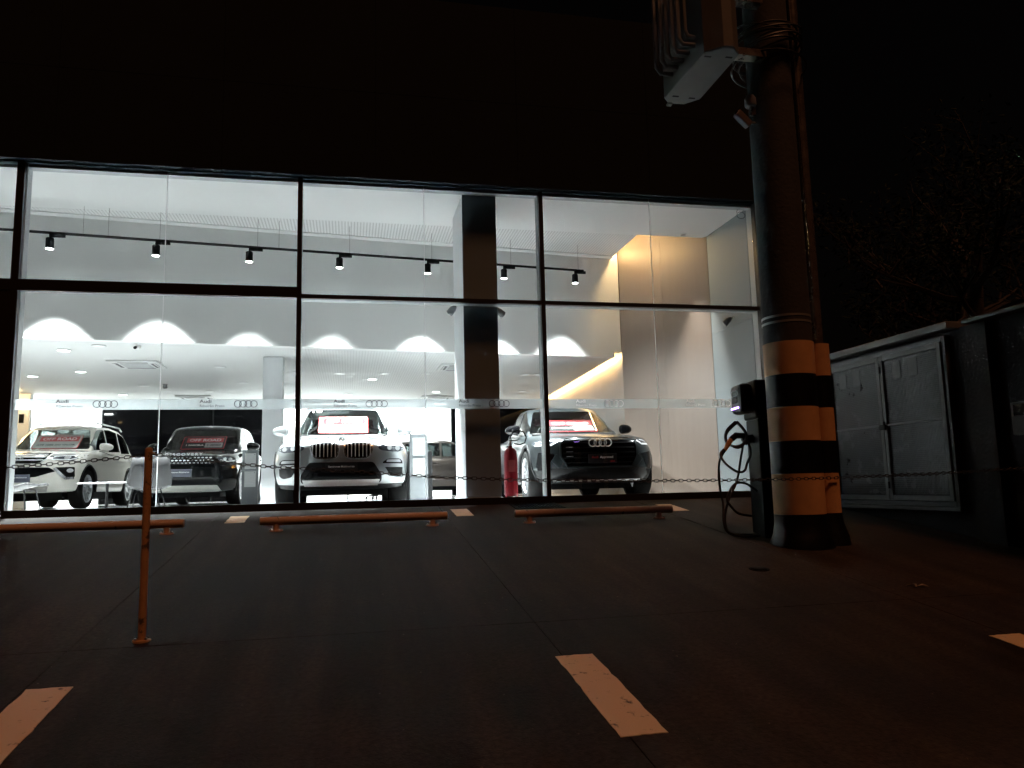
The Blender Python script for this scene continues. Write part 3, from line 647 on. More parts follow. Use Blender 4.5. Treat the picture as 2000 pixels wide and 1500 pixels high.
def car(name, label, cat, loc, rotz, S, paint):
    root = thing(name, label, cat, (loc[0], loc[1], 0), rotz)
    L, W = S['L'], S['W']; hw = W / 2; fa, ra, wr = S['fa'], S['ra'], S['wr']
    top, face = S['top'], S['face']; wy = S['wy']; sw, pwr = S['sweep']
    zb = S.get('zb', .24)
    tz = S.get('tz', [(0, .955), (.12, .985), (.35, 1.0), (.6, 1.0), (.82, .985), (1, .91)])
    def body(a, b, c):
        yn = b * L; zt = pw(top, yn) - S.get('crown', .05) * a * a * (1 if yn < S['cowl'] else .3)
        z0 = zb + (.03 * max(0, 1 - yn / .5) if yn < .5 else 0) * abs(a) ** 3 + (.16 * max(0, (yn - L + .6) / .6))
        z = z0 + c * (zt - z0)
        y0 = pw(face, z) + sw * abs(a) ** pwr
        y1 = L - .18 * abs(a) ** 4 - .10 * max(0, (z - .9)) - .15 * max(0, .45 - z)
        y = y0 + b * (y1 - y0)
        x = a * hw * pw(wy, yn) * pw(tz, c)
        for ax in (fa, ra):                                  # flared arches
            dd = math.hypot(y - ax, z - wr) - (wr + .09)
            if abs(a) > .9: x += math.copysign(.018, a) * math.exp(-(dd / .07) ** 2)
        if S.get('crease') and abs(a) > .9:
            x -= math.copysign(.02, a) * math.exp(-((z - S['crease']) / .07) ** 2) * (1 if .9 < y < L - .5 else 0)
        return (x, y, z)
    vs, fs = grid_box(34, 76, 20, body)
    me = bpy.data.meshes.new('body'); me.from_pydata(vs, [], fs)
    bm = bmesh.new(); bm.from_mesh(me); smooth_bm(bm, S.get('sm', 3)); bmesh.ops.recalc_face_normals(bm, faces=bm.faces); bm.to_mesh(me)
    bvh = BVHTree.FromBMesh(bm); bm.free()
    me.materials.append(paint); me.materials.append(BLACK)
    cut = []
    for ax in (fa, ra):
        n = 36; rr = wr + .055
        poly = [(ax + rr * math.cos(2 * math.pi * i / n), wr + .015 + rr * math.sin(2 * math.pi * i / n)) for i in range(n)]
        cut.append(prism_x(poly, hw - .34, hw + .3)); cut.append(prism_x(poly, -hw - .3, -hw + .34))
    me = boolean(me, cut)
    yw0, yr0 = S['ws'][0], S['rw'][0]
    clad = S.get('clad', .36)
    for p in me.polygons:
        c = p.center
        inarch = any(math.hypot(c.y - ax, c.z - wr) < wr + .075 for ax in (fa, ra)) and abs(c.x) < hw - .02 and abs(p.normal.x) < .6
        deck = p.normal.z > .8 and yw0 + .25 < c.y < yr0 - .2 and abs(c.x) < hw * .72 and c.z > .8
        p.material_index = 1 if (c.z < clad or inarch or deck) else 0
    while len(me.materials) > 2: me.materials.pop()
    if len(me.materials) < 2:
        me.materials.clear(); me.materials.append(paint); me.materials.append(BLACK)
    me.materials[0] = paint; me.materials[1] = BLACK
    shade(me, 40); link('body', me, root)
    # greenhouse shell with window openings
    (yw0, zw0), (yw1, zw1) = S['ws'][:2], S['ws'][2:]; (yr0, zr0), (yr1, zr1) = S['rw'][:2], S['rw'][2:]
    hb, ht = S['gb'], S['gt']; roof = S['roof']
    def gh(a, b, c):
        yb = yw0 - .02 + b * (yr0 - yw0 + .02); yt = yw1 + b * (yr1 - yw1)
        cc = c
        y = yb + (yt - yb) * cc + (.10 * a * a * (1 - b) * (1 - .3 * cc)) - .05 * a * a * b
        zt = pw(roof, yt) - .045 * a * a; zbm = (zw0 + (zr0 - zw0) * b) - .06
        z = zbm + (zt - zbm) * cc
        bl = min(1, max(0, (cc - .0)));  x = a * (hb + (ht - hb) * bl - .03 * max(0, b - .7) / .3)
        return (x, y, z)
    vs, fs = grid_box(22, 40, 12, gh, True)
    me = bpy.data.meshes.new('roof'); me.from_pydata(vs, [], fs)
    bm = bmesh.new(); bm.from_mesh(me); smooth_bm(bm, 2); bmesh.ops.recalc_face_normals(bm, faces=bm.faces)
    gbvh = BVHTree.FromBMesh(bm)
    geo = bm.faces[:]; inner = bmesh.ops.solidify(bm, geom=geo, thickness=.045); bmesh.ops.recalc_face_normals(bm, faces=bm.faces)
    bm.to_mesh(me); bm.free(); me.materials.append(paint)
    k0 = .14; k1 = .88
    def lerp(p, q, t): return (p[0] + (q[0] - p[0]) * t, p[1] + (q[1] - p[1]) * t)
    wz0 = zw0 + .0; wz1 = zw1 - .035
    bw_, tw_ = hb - .065, ht - .075
    wind = rounded([(-bw_, wz0), (bw_, wz0), (tw_, wz1), (-tw_, wz1)], .05)
    rear = rounded([(-hb + .16, zr0 + .06), (hb - .16, zr0 + .06), (ht - .12, zr1 - .09), (-ht + .12, zr1 - .09)], .06)
    lo = S['belt'] + .035
    def roofline(y): return min(pw(roof, y) - .105, zw0 + (y - yw0 - .10) / max(.01, yw1 - yw0) * (zw1 - zw0) - .02, zr0 + (yr0 - .10 - y) / max(.01, yr0 - yr1) * (zr1 - zr0))
    def side_win(ya, yb_):
        n = 10; up_ = []
        for i in range(n + 1):
            y = ya + (yb_ - ya) * i / n; up_.append((y, roofline(y)))
        up_ = [(y, z) for y, z in up_ if z > lo + .04]
        if not up_: return None
        return [(up_[0][0], lo)] + ([(up_[-1][0], lo + S.get('kick', 0) * (up_[-1][0] - ya))]) + list(reversed(up_))
    wins = [q for q in (side_win(a, b) for a, b in S['side']) if q]
    me2 = boolean(me, [prism_y(wind, -1, (yw1 + yr1) / 2), prism_y(rear, (yw1 + yr1) / 2 + .3, L + 1)] + [prism_x(q, -2, 2) for q in wins])
    while len(me2.materials) > 1: me2.materials.pop()
    me2.materials[0] = paint; shade(me2, 35); rf = link('roof', me2, root)
    conform('windshield', wind, gbvh, CARGLASS, root, -.006, 0, 'y', .08)
    conform('rear_window', rear, gbvh, SIDEGLASS, root, -.006, 0, 'b', .1)
    for q in wins:
        for s in (1, -1): conform('side_window', q, gbvh, SIDEGLASS, root, -.006, 0, 'x', .12, s)
    MB().box((-hw + .36, fa - .35, .17), (hw - .36, ra + .3, zb + .05)).build('underbody', BLACK, root)
    # cabin
    cb = MB(); z = S['belt']
    cb.box((-hb + .1, yw0 + .10, z - .12), (hb - .1, yw0 + .45, z + .03)); cb.build('dashboard', SEAT, root, bevel=.03)
    for (sx_, sy_) in ((-.37, yw0 + 1.05), (.37, yw0 + 1.05), (-.4, yw0 + 1.95), (.4, yw0 + 1.95), (0, yw0 + 1.95)):
        st = MB().box((sx_ - .22, sy_, z - .2), (sx_ + .22, sy_ + .13, z + .20)).build('seat', SEAT, root, bevel=.04)
        MB().box((sx_ - .12, sy_ + .03, z + .22), (sx_ + .12, sy_ + .12, z + .36)).build('headrest', SEAT, st, bevel=.03)
    c0 = Vector((-.37, yw0 + .55, z + .02)); n = 24
    MB().tube([c0 + Vector((.18 * math.cos(2 * math.pi * i / n), .06 * math.sin(2 * math.pi * i / n), .17 * math.sin(2 * math.pi * i / n))) for i in range(n)], .014, 6, True).build('steering_wheel', SEAT, root)
    # wheels
    ty, ri, bd = wheel_mesh(wr, S.get('tw', .25), S.get('spokes', 5))
    for ax in (fa, ra):
        for s in (1, -1):
            o = link('wheel', ty, root); o.location = (s * (hw - .135), ax, wr); o.rotation_euler = (random.uniform(0, 1), 0, 0 if s > 0 else math.pi)
            link('rim', ri, o); link('brake_disc', bd, o)
    # mirrors
    mz = S.get('mz', S['belt'] + .10)
    for s in (1, -1):
        def mf(a, b, c):
            e = 2.6; x, y, zz = a, 2 * b - 1, 2 * c - 1
            l_ = (abs(x) ** e + abs(y) ** e + abs(zz) ** e) ** (1 / e); mx = max(abs(x), abs(y), abs(zz))
            k = mx / l_ if l_ else 1
            return (x * k * .125, y * k * .085 + .04 * x * s, zz * k * .082 * (1 - .18 * s * x))
        v2, f2 = grid_box(8, 6, 6, mf); mm = MB().add(v2, f2); mi = mm.build('mirror', S.get('mirror', paint), root, smooth=True)
        mi.location = (s * (hb + .19), yw0 + .38, mz)
        MB().add([(-.10 * s, -.03, -.09), (-.10 * s, .05, -.09), (.06 * s, .05, -.07), (.06 * s, -.03, -.07), (-.26 * s, -.03, -.14), (-.26 * s, .06, -.14), (-.2 * s, .06, -.10), (-.2 * s, -.03, -.10)], [(0, 1, 2, 3), (4, 5, 6, 7), (0, 4, 7, 3), (1, 5, 6, 2), (0, 1, 5, 4), (3, 2, 6, 7)]).build('mirror_stalk', BLACK, mi)
        for q, yy in ((1, yw0 + 1.35), (2, yw0 + 2.25)):
            hit = bvh.ray_cast(Vector((3 * s, yy, S['belt'] - .13)), Vector((-s, 0, 0)))[0]
            if hit is not None: box('door_handle', (hit.x - .02 if s > 0 else hit.x - .035, yy - .1, S['belt'] - .145), (hit.x + .035 if s > 0 else hit.x + .02, yy + .1, S['belt'] - .115), S.get('handle', paint), root, bevel=.01)
    # dark wheel-arch lips
    for ax in (fa, ra):
        for s in (1, -1):
            m = MB(); n = 26; ring = []
            for i in range(n + 1):
                a = -.25 + (math.pi + .5) * i / n
                yy = ax + (wr + .068) * math.cos(a); zz = wr + .015 + (wr + .068) * math.sin(a)
                hit = bvh.ray_cast(Vector((3 * s, yy + (.02 * math.cos(a)), max(zz + .02 * math.sin(a), zb + .08))), Vector((-s, 0, 0)))[0]
                ring.append((hit.x if hit is not None else s * hw * .95, yy, max(zz, zb)))
            m.tube(ring, S.get('lip', .022), 6); m.build('arch_trim', S.get('liptm', BLACK), root, smooth=True)
    return root, bvh, gbvh

def front(root, bvh, name, poly, mat, off=.004, depth=.03, both=False, step=.05, parent=None):
    o = conform(name, poly, bvh, mat, parent or root, off, depth, 'y', step)
    if both: return o, conform(name, mirror2(poly), bvh, mat, parent or root, off, depth, 'y', step)
    return o
def ybody(bvh, x, z):
    h = bvh.ray_cast(Vector((x, -3, z)), Vector((0, 1, 0)))[0]; return h.y if h is not None else 0.
def plate(root, bvh, x, z, wd=.44, ht=.135, parts=(), base=SIGNBLACK):
    y = ybody(bvh, x, z) - .02
    p = MB().box((x - wd / 2, y - .008, z - ht / 2), (x + wd / 2, y + .03, z + ht / 2)).build('plate', base, root, bevel=.004)
    for body, dx, dz, size, mat in parts:
        text('plate_text', body, size, mat, p, (x + dx, y - .0105, z + dz), (R(90), 0, 0), 1.1, .0006, .001)
    return p
def lamps(root, bvh, poly, inner, glow=()):
    for mir in (False, True):
        pl = mirror2(poly) if mir else poly
        h = conform('headlight', pl, bvh, LAMPGLASS, root, .006, .05, 'y', .04)
        for q in inner: conform('lamp_insert', mirror2(q) if mir else q, bvh, LAMPBRIGHT, h, .010, .006, 'y', .04)
        for q in glow: conform('projector', mirror2(q) if mir else q, bvh, CHROME, h, .012, .008, 'y', .04)
def circ(x, z, r, n=18): return [(x + r * math.cos(2 * math.pi * i / n), z + r * math.sin(2 * math.pi * i / n)) for i in range(n)]
def line_strip(pts, t):
    """thin band polygon round a polyline"""
    a = []; b = []
    for i, p in enumerate(pts):
        q0 = Vector(pts[max(0, i - 1)]); q1 = Vector(pts[min(len(pts) - 1, i + 1)]); d_ = (q1 - q0).normalized(); n_ = Vector((-d_.y, d_.x)) * t / 2
        a.append((p[0] + n_.x, p[1] + n_.y)); b.append((p[0] - n_.x, p[1] - n_.y))
    return a + list(reversed(b))

def sign(root, S, label, wd, ht, kind, dx=0, up_=.5):
    """printed card on the windscreen"""
    (y0, z0), (y1, z1) = S['ws'][:2], S['ws'][2:]
    al = math.atan2(z1 - z0, y1 - y0); c = Vector((dx, y0 + (y1 - y0) * up_, z0 + (z1 - z0) * up_)) + Vector((0, -math.sin(al), math.cos(al))) * -.05
    mw_ = Matrix.Translation(root.location) @ Matrix.Rotation(root.rotation_euler.z, 4, 'Z') @ Matrix.Translation(c) @ Matrix.Rotation(al, 4, 'X')
    t = thing('windscreen_sign', label, 'sign'); t.matrix_world = mw_
    ol = rounded([(-wd / 2 - .015, -ht / 2 - .015), (wd / 2 + .015, -ht / 2 - .015), (wd / 2 + .015, ht / 2 + .015), (-wd / 2 - .015, ht / 2 + .015)], .04)
    MB().prism(ol, -.002, .002).build('border', RED if kind != 'white' else PAPER, t)
    MB().prism(rounded([(-wd / 2, -ht / 2), (wd / 2, -ht / 2), (wd / 2, ht / 2), (-wd / 2, ht / 2)], .03), .0022, .0035).build('card', SIGNBLACK if kind == 'black' else PAPER, t)
    MB().box((-wd * .42, ht * .02, .0038), (wd * .46, ht * .40, .0048)).build('red_panel', RED, t)
    text('sign_text', 'OFF ROAD', ht * .29, TEXTW, t, (wd * .02, ht * .20, .0056), (0, 0, 0), 1, .003, .0006, fit=wd * .76)
    if kind == 'black':
        MB().box((wd * .04, -ht * .42, .0038), (wd * .46, -ht * .02, .0048)).build('white_panel', PAPER, t)
        text('sign_text', '1 PARCELA', ht * .155, TEXTW, t, (-wd * .21, -ht * .22, .0056), (0, 0, 0), 1, .003, .0006, fit=wd * .42)
        text('sign_text', '1 ANO', ht * .22, TEXTB, t, (wd * .25, -ht * .22, .0056), (0, 0, 0), 1, .003, .0006, fit=wd * .32)
    elif kind == 'value':
        text('sign_text', 'ATÉ 100% DO VALOR', ht * .155, TEXTB, t, (0, -ht * .27, .0056), (0, 0, 0), 1, .003, .0006, fit=wd * .86)
    return t

# --- silver SUV (middle bay)
SILVERP = M('paint_silver', (.47, .50, .51), .28, metal=.75, coat=1)
Sb = dict(L=4.70, W=1.89, fa=.86, ra=3.72, wr=.365, tw=.25, cowl=1.35, zb=.25, clad=.33,
    top=[(0, .90), (.12, .965), (.5, 1.02), (1.0, 1.07), (1.4, 1.10), (2.5, 1.08), (4.2, 1.10), (4.70, 1.02)],
    face=[(.25, .16), (.33, .07), (.45, .02), (.58, .0), (.70, .02), (.90, .06), (1.0, .16), (1.1, .3)], sweep=(.36, 4.2),
    wy=[(0, .965), (.4, .995), (.9, 1.0), (3.8, 1.0), (4.3, .97), (4.7, .90)],
    ws=(1.38, 1.10, 2.12, 1.60), rw=(4.55, 1.10, 3.95, 1.60), gb=.79, gt=.62, belt=1.09, crown=.03,
    roof=[(1.9, 1.58), (2.25, 1.66), (2.9, 1.68), (3.6, 1.66), (4.1, 1.60)], side=[(1.62, 2.50), (2.56, 3.42), (3.48, 4.2)], crease=.78)
car_b, bv, gv = car('silver_suv', 'silver SUV with twin kidney grilles facing out of the middle bay', 'car', (-.10, .5), R(-.4), Sb, SILVERP)
for s in (1, -1):
    out = rounded([(.028, .905), (.16, .928), (.36, .918), (.445, .86), (.425, .76), (.36, .68), (.16, .668), (.05, .70), (.03, .78)], .05)
    inn = [(x + (.24 - x) * .11, z + (.80 - z) * .15) for x, z in out]
    fm = (lambda p: p) if s > 0 else mirror2
    kg = front(car_b, bv, 'kidney_grille', fm(out), CHROME, .014, .05)
    conform('grille_mesh', fm(inn), bv, GLOSSBLACK, kg, .0165, .004, 'y', .05)
    for k in range(7):
        x = .085 + k * .052
        conform('grille_bar', fm([(x - .006, .705), (x + .006, .705), (x + .008, .895), (x - .008, .895)]), bv, M('bar_grey', (.42, .43, .44), .45, metal=.2), kg, .022, .008, 'y', .05)
lamps(car_b, bv, rounded([(.50, .845), (.60, .88), (.80, .90), (.895, .875), (.89, .82), (.80, .775), (.62, .78), (.53, .80)], .03),
      [line_strip([(.875, .87), (.80, .885), (.60, .868)], .018)], [circ(.79, .832, .036), circ(.67, .832, .034)])
front(car_b, bv, 'bumper_grille', rounded([(-.44, .63), (.44, .63), (.56, .44), (.55, .34), (-.55, .34), (-.56, .44)], .04), BLACK, .006)
front(car_b, bv, 'air_intake', rounded([(-.45, .49), (.45, .49), (.50, .40), (-.50, .40)], .02), GLOSSBLACK, .010, .01)
front(car_b, bv, 'skid_plate', [(-.53, .385), (.53, .385), (.50, .30), (-.50, .30)], SILVER, .03, .06)
for s in (1, -1):
    fm = (lambda p: p) if s > 0 else mirror2
    fg = front(car_b, bv, 'fog_surround', fm(rounded([(.56, .62), (.64, .672), (.82, .678), (.86, .64), (.86, .45), (.80, .41), (.68, .43)], .03)), BLACK, .006)
    conform('fog_bar', fm([(.57, .605), (.86, .605), (.86, .555), (.60, .555)]), bv, SILVER, fg, .014, .012, 'y', .05)
    conform('fog_light', fm(rounded([(.63, .66), (.82, .664), (.84, .625), (.62, .625)], .018)), bv, LAMPBRIGHT, fg, .012, .008, 'y', .05)
    front(car_b, bv, 'lower_blade', fm(line_strip([(.90, .50), (.885, .40), (.80, .365), (.66, .365)], .028)), SILVERP, .012)
plate(car_b, bv, 0, .555, .44, .14, (('Seminovos Multimarcas', 0, .012, .034, TEXTW),))
e = MB().lathe([(.04, 0), (.04, .006), (.03, .010)], 24).build('badge', M('badge_dark', (.03, .03, .035), .3), car_b, smooth=True)
e.location = (0, ybody(bv, 0, .945) - .012, .95); e.rotation_euler = (R(62), 0, 0)
q = MB()
for a0 in (0, 2):
    q.add([(0, 0, .0105)] + [(.026 * math.cos(a0 * math.pi / 2 + i * math.pi / 12), .026 * math.sin(a0 * math.pi / 2 + i * math.pi / 12), .0108) for i in range(7)], [tuple(range(8))])
q.build('badge_quarter', TEXTW, e)
sg = sign(car_b, Sb, 'white and red OFF ROAD card in the windscreen of the silver SUV', .76, .52, 'value', 0, .47)
text('year_number', '18', .14, TEXTW, car_b, (-.44, 2.03, 1.545), (R(36), 0, 0), 1.4, .004, .001)

# --- dark grey SUV (right bay)
GREYP = M('paint_dark_grey', (.022, .027, .029), .3, metal=.55, coat=.2, spec=.3)
Sq = dict(L=4.99, W=1.995, fa=.93, ra=3.93, wr=.40, tw=.28, cowl=1.5, zb=.26, clad=.465, spokes=5,
    top=[(0, .93), (.10, .985), (.5, 1.035), (1.1, 1.08), (1.55, 1.11), (2.6, 1.08), (4.4, 1.12), (4.99, 1.04)],
    face=[(.26, .16), (.36, .08), (.5, .015), (.7, .0), (.9, .03), (1.0, .10), (1.1, .25)], sweep=(.42, 4.0),
    wy=[(0, .96), (.4, .995), (.95, 1.0), (4.0, 1.0), (4.6, .97), (4.99, .90)],
    ws=(1.52, 1.11, 2.42, 1.60), rw=(4.75, 1.12, 3.85, 1.60), gb=.83, gt=.63, belt=1.10, crown=.03,
    roof=[(2.2, 1.60), (2.6, 1.67), (3.2, 1.68), (3.7, 1.63), (4.1, 1.55)], side=[(1.80, 2.78), (2.84, 3.76), (3.82, 4.45)], mirror=GLOSSBLACK, crease=.82)
car_q, bv, gv = car('grey_suv', 'dark grey SUV with wide black grille parked before the wood wall', 'car', (3.73, .65), R(-2.5), Sq, GREYP)
oct_ = [(-.50, .955), (.50, .955), (.60, .89), (.60, .66), (.50, .50), (-.50, .50), (-.60, .66), (-.60, .89)]
gr = front(car_q, bv, 'grille', rounded(oct_, .03), GLOSSBLACK, .008)
conform('grille_frame', line_strip([(-.50, .955), (-.60, .89), (-.60, .66), (-.50, .50), (.50, .50), (.60, .66), (.60, .89), (.50, .955)], .025), bv, GREYP, gr, .016, .012)
for k in range(5):
    z = .56 + k * .075
    conform('grille_bar', [(-.56, z), (.56, z), (.56, z + .016), (-.56, z + .016)], bv, BLACK, gr, .015, .008, 'y', .08)
for k in range(3): conform('grille_accent', [(-.52, .66 + k * .07), (-.42, .66 + k * .07), (-.42, .668 + k * .07), (-.52, .668 + k * .07)], bv, SILVER, gr, .018, .004, 'y', .05)
o = rings_mb(0, 0, .056, .009, 0, 1.42).build('ring_badge', M('badge_silver', (.7, .71, .72), .35, metal=.4), car_q, smooth=True); o.location = (0, ybody(bv, 0, .80) - .03, .865)
lamps(car_q, bv, rounded([(.60, .925), (.78, .935), (.93, .91), (.935, .84), (.80, .82), (.64, .865)], .02),
      [line_strip([(.63, .905), (.72, .85), (.915, .86)], .03), line_strip([(.70, .918), (.90, .90)], .014)])
front(car_q, bv, 'side_intake', rounded([(.68, .70), (.90, .74), (.93, .52), (.90, .46), (.80, .48)], .025), GLOSSBLACK, .008, both=True)
front(car_q, bv, 'intake_blade', line_strip([(.64, .70), (.72, .61), (.62, .50)], .03), GREYP, .010, .03, both=True)
front(car_q, bv, 'lower_grille', rounded([(-.76, .49), (.76, .49), (.84, .38), (.74, .30), (-.74, .30), (-.84, .38)], .03), GLOSSBLACK, .008)
front(car_q, bv, 'lip', [(-.70, .31), (.70, .31), (.68, .285), (-.68, .285)], SILVER, .012, .03)
plate(car_q, bv, .03, .625, .44, .14, (('Audi', -.12, .02, .05, TEXTRED), ('Approved', .06, .02, .046, TEXTW), (':plus', .15, -.04, .036, TEXTRED)))
sign(car_q, Sq, 'red, black and white OFF ROAD card in the windscreen of the dark grey SUV', .86, .46, 'black', .02, .42)

# --- black SUV (left bay, farther back)
BLACKP = M('paint_black', (.0025, .0027, .003), .15, spec=.2, coat=.3)
Sd = dict(L=4.60, W=1.90, fa=.90, ra=3.64, wr=.375, tw=.25, cowl=1.4, zb=.26, clad=.2, spokes=5,
    top=[(0, .93), (.10, 1.0), (.5, 1.06), (1.0, 1.11), (1.45, 1.14), (2.5, 1.11), (4.1, 1.14), (4.60, 1.05)],
    face=[(.26, .14), (.36, .05), (.5, .0), (.75, .0), (.95, .04), (1.05, .14), (1.15, .3)], sweep=(.36, 4.0),
    wy=[(0, .965), (.4, .995), (.9, 1.0), (3.8, 1.0), (4.2, .97), (4.6, .92)],
    ws=(1.44, 1.14, 2.08, 1.63), rw=(4.50, 1.14, 4.1, 1.62), gb=.82, gt=.68, belt=1.12, crown=.03,
    roof=[(1.9, 1.63), (2.3, 1.71), (3.0, 1.727), (3.7, 1.70), (4.2, 1.64)], side=[(1.66, 2.5), (2.56, 3.45), (3.51, 4.2)], crease=.8)
car_d, bv, gv = car('black_suv', 'glossy black SUV standing behind the lounge chair, facing out', 'car', (-3.09, 5.1), R(-2), Sd, BLACKP)
text('hood_lettering', 'D I S C O V E R Y', .075, CHROME, car_d, (0, ybody(bv, 0, .965) - .012, .985), (R(70), 0, 0), 1.2, .003, .004)
gr = front(car_d, bv, 'grille', rounded([(-.54, .95), (.54, .95), (.60, .88), (.54, .79), (-.54, .79), (-.60, .88)], .02), GLOSSBLACK, .006)
for r_ in range(3):
    for k in range(15):
        x = -.50 + k * .071 + (r_ % 2) * .036; z = .82 + r_ * .05
        if abs(x) < .54: conform('grille_stud', [(x - .026, z), (x - .013, z - .013), (x + .013, z - .013), (x + .026, z), (x + .013, z + .013), (x - .013, z + .013)], bv, CHROME, gr, .012, .007, 'y', .2)
lamps(car_d, bv, rounded([(.60, .925), (.78, .94), (.89, .92), (.90, .85), (.80, .825), (.64, .85)], .02), [line_strip([(.66, .87), (.78, .848), (.88, .865)], .018)], [circ(.73, .893, .028), circ(.81, .893, .028)])
front(car_d, bv, 'side_marker', rounded([(.85, .76), (.90, .77), (.90, .72), (.85, .71)], .01), M('amber_lens', (.5, .2, .03), .2), .006, both=True)
front(car_d, bv, 'lower_intake', rounded([(-.50, .56), (.50, .56), (.62, .42), (-.62, .42)], .03), GLOSSBLACK, .006)
front(car_d, bv, 'side_vent', rounded([(.66, .66), (.86, .70), (.87, .56), (.72, .50)], .02), BLACK, .006, both=True)
front(car_d, bv, 'skid_plate', rounded([(-.62, .395), (.62, .395), (.68, .27), (-.68, .27)], .02), M('skid_light', (.50, .50, .46), .4, metal=.3), .025, .06)
plate(car_d, bv, -.04, .63, .44, .15, (('Seminovos Multimarcas', 0, .015, .034, TEXTW),), M('plate_blue', (.035, .04, .06), .4))
sign(car_d, Sd, 'red, black and white OFF ROAD card in the windscreen of the black SUV', .84, .44, 'black', .02, .42)

# --- white SUV (far left)
WHITEP = M('paint_pearl_white', (.62, .60, .55), .2, coat=1)
Sf = dict(L=4.80, W=1.86, fa=.96, ra=3.71, wr=.39, tw=.26, cowl=1.45, zb=.32, clad=.2, spokes=6,
    top=[(0, 1.02), (.10, 1.11), (.5, 1.16), (1.0, 1.20), (1.45, 1.22), (2.5, 1.16), (4.2, 1.22), (4.80, 1.12)],
    face=[(.32, .14), (.42, .06), (.55, .0), (.75, .0), (1.0, .04), (1.12, .14), (1.2, .3)], sweep=(.40, 4.0),
    wy=[(0, .96), (.4, .995), (.95, 1.0), (3.8, 1.0), (4.4, .97), (4.8, .92)],
    ws=(1.42, 1.22, 2.05, 1.70), rw=(4.68, 1.2, 4.3, 1.70), gb=.79, gt=.64, belt=1.17, crown=.03, kick=.04,
    roof=[(1.9, 1.70), (2.3, 1.79), (3.0, 1.82), (3.7, 1.79), (4.4, 1.70)], side=[(1.66, 2.6), (2.66, 3.5), (3.56, 4.35)], mirror=WHITEP, handle=CHROME, crease=.85)
car_f, bv, gv = car('white_suv', 'pearl white SUV cut off by the left frame of the glass', 'car', (-6.08, 5.6), R(-1), Sf, WHITEP)
gr = front(car_f, bv, 'grille', rounded([(-.50, 1.09), (.50, 1.09), (.42, .91), (.30, .88), (-.30, .88), (-.42, .91)], .02), GLOSSBLACK, .008)
for k in range(3): conform('grille_bar', [(-.46 + k * .02, 1.045 - k * .055), (.46 - k * .02, 1.045 - k * .055), (.45 - k * .02, 1.066 - k * .055), (-.45 + k * .02, 1.066 - k * .055)], bv, CHROME, gr, .016, .012, 'y', .06)
front(car_f, bv, 'chrome_strip', line_strip([(.36, .88), (.46, .96), (.53, 1.04), (.78, 1.08)], .02), CHROME, .014, .03, both=True)
e = MB()
for rx, rz in ((.075, .05), (.03, .05), (.055, .02)): e.tube([(rx * math.cos(2 * math.pi * i / 24), 0, rz * math.sin(2 * math.pi * i / 24) + (.022 if rz == .02 else 0)) for i in range(24)], .006, 6, True)
o = e.build('oval_badge', CHROME, car_f, smooth=True); o.location = (0, ybody(bv, 0, .99) - .025, .995)
lamps(car_f, bv, rounded([(.48, .98), (.54, 1.02), (.76, 1.06), (.885, 1.07), (.88, .99), (.80, .93), (.60, .93)], .02), [line_strip([(.54, .95), (.78, .952), (.87, 1.0)], .018), line_strip([(.56, 1.01), (.84, 1.05)], .016)], [circ(.74, .995, .04)])
front(car_f, bv, 'bumper_intake', rounded([(-.52, .80), (.52, .80), (.62, .72), (.30, .62), (-.30, .62), (-.62, .72)], .03), GLOSSBLACK, .006)
for s in (1, -1):
    fm = (lambda p: p) if s > 0 else mirror2
    fg = front(car_f, bv, 'fog_recess', fm(rounded([(.60, .80), (.86, .81), (.87, .62), (.80, .57), (.70, .66)], .02)), BLACK, .006)
    conform('fog_light', fm(circ(.81, .74, .04)), bv, LAMPBRIGHT, fg, .012, .01, 'y', .05)
    conform('fog_trim', fm(line_strip([(.60, .79), (.68, .69), (.76, .585), (.86, .60)], .045)), bv, CHROME, fg, .014, .015, 'y', .05)
front(car_f, bv, 'skid_plate', rounded([(-.5, .44), (.5, .44), (.46, .34), (-.46, .34)], .02), M('skid_grey', (.2, .19, .18), .5), .02, .05)
plate(car_f, bv, 0, .60, .44, .15, (('Seminovos Multimarcas', 0, .015, .034, TEXTW),), M('plate_blue', (.035, .04, .06), .4))
for s in (1, -1):
    MB().tube([(s * .60, 2.2, 1.78), (s * .61, 2.35, 1.83), (s * .61, 3.9, 1.83), (s * .60, 4.1, 1.77)], .018, 8).build('roof_rail', SILVER, car_f, smooth=True)
sign(car_f, Sf, 'red and white OFF ROAD card in the windscreen of the white SUV', .86, .47, 'value', .05, .44)

# --- brown hatchback seen from the side at the back
BROWNP = M('paint_bronze', (.10, .085, .075), .3, metal=.6, coat=1)
Sh = dict(L=4.1, W=1.75, fa=.85, ra=3.4, wr=.32, tw=.21, cowl=1.2, zb=.2, clad=.28,
    top=[(0, .72), (.1, .82), (.6, .92), (1.2, 1.0), (2.5, .98), (3.7, 1.02), (4.1, .95)],
    face=[(.2, .12), (.4, .0), (.7, .03), (.9, .15), (1.0, .3)], sweep=(.4, 3.0), wy=[(0, .92), (.4, .98), (.9, 1), (3.4, 1), (4.1, .9)],
    ws=(1.2, 1.0, 1.95, 1.42), rw=(4.0, 1.0, 3.6, 1.4), gb=.74, gt=.56, belt=.99, roof=[(1.8, 1.40), (2.2, 1.47), (2.8, 1.48), (3.3, 1.45), (3.8, 1.38)], side=[(1.42, 2.3), (2.36, 3.2), (3.26, 3.75)])
car_h, bv, gv = car('bronze_hatchback', 'dark bronze car parked sideways at the back beside the column', 'car', (4.6, 9.6), R(90), Sh, BROWNP)
lamps(car_h, bv, rounded([(.45, .70), (.80, .76), (.82, .66), (.5, .62)], .02), [])
front(car_h, bv, 'grille', rounded([(-.4, .66), (.4, .66), (.36, .56), (-.36, .56)], .02), GLOSSBLACK, .006)

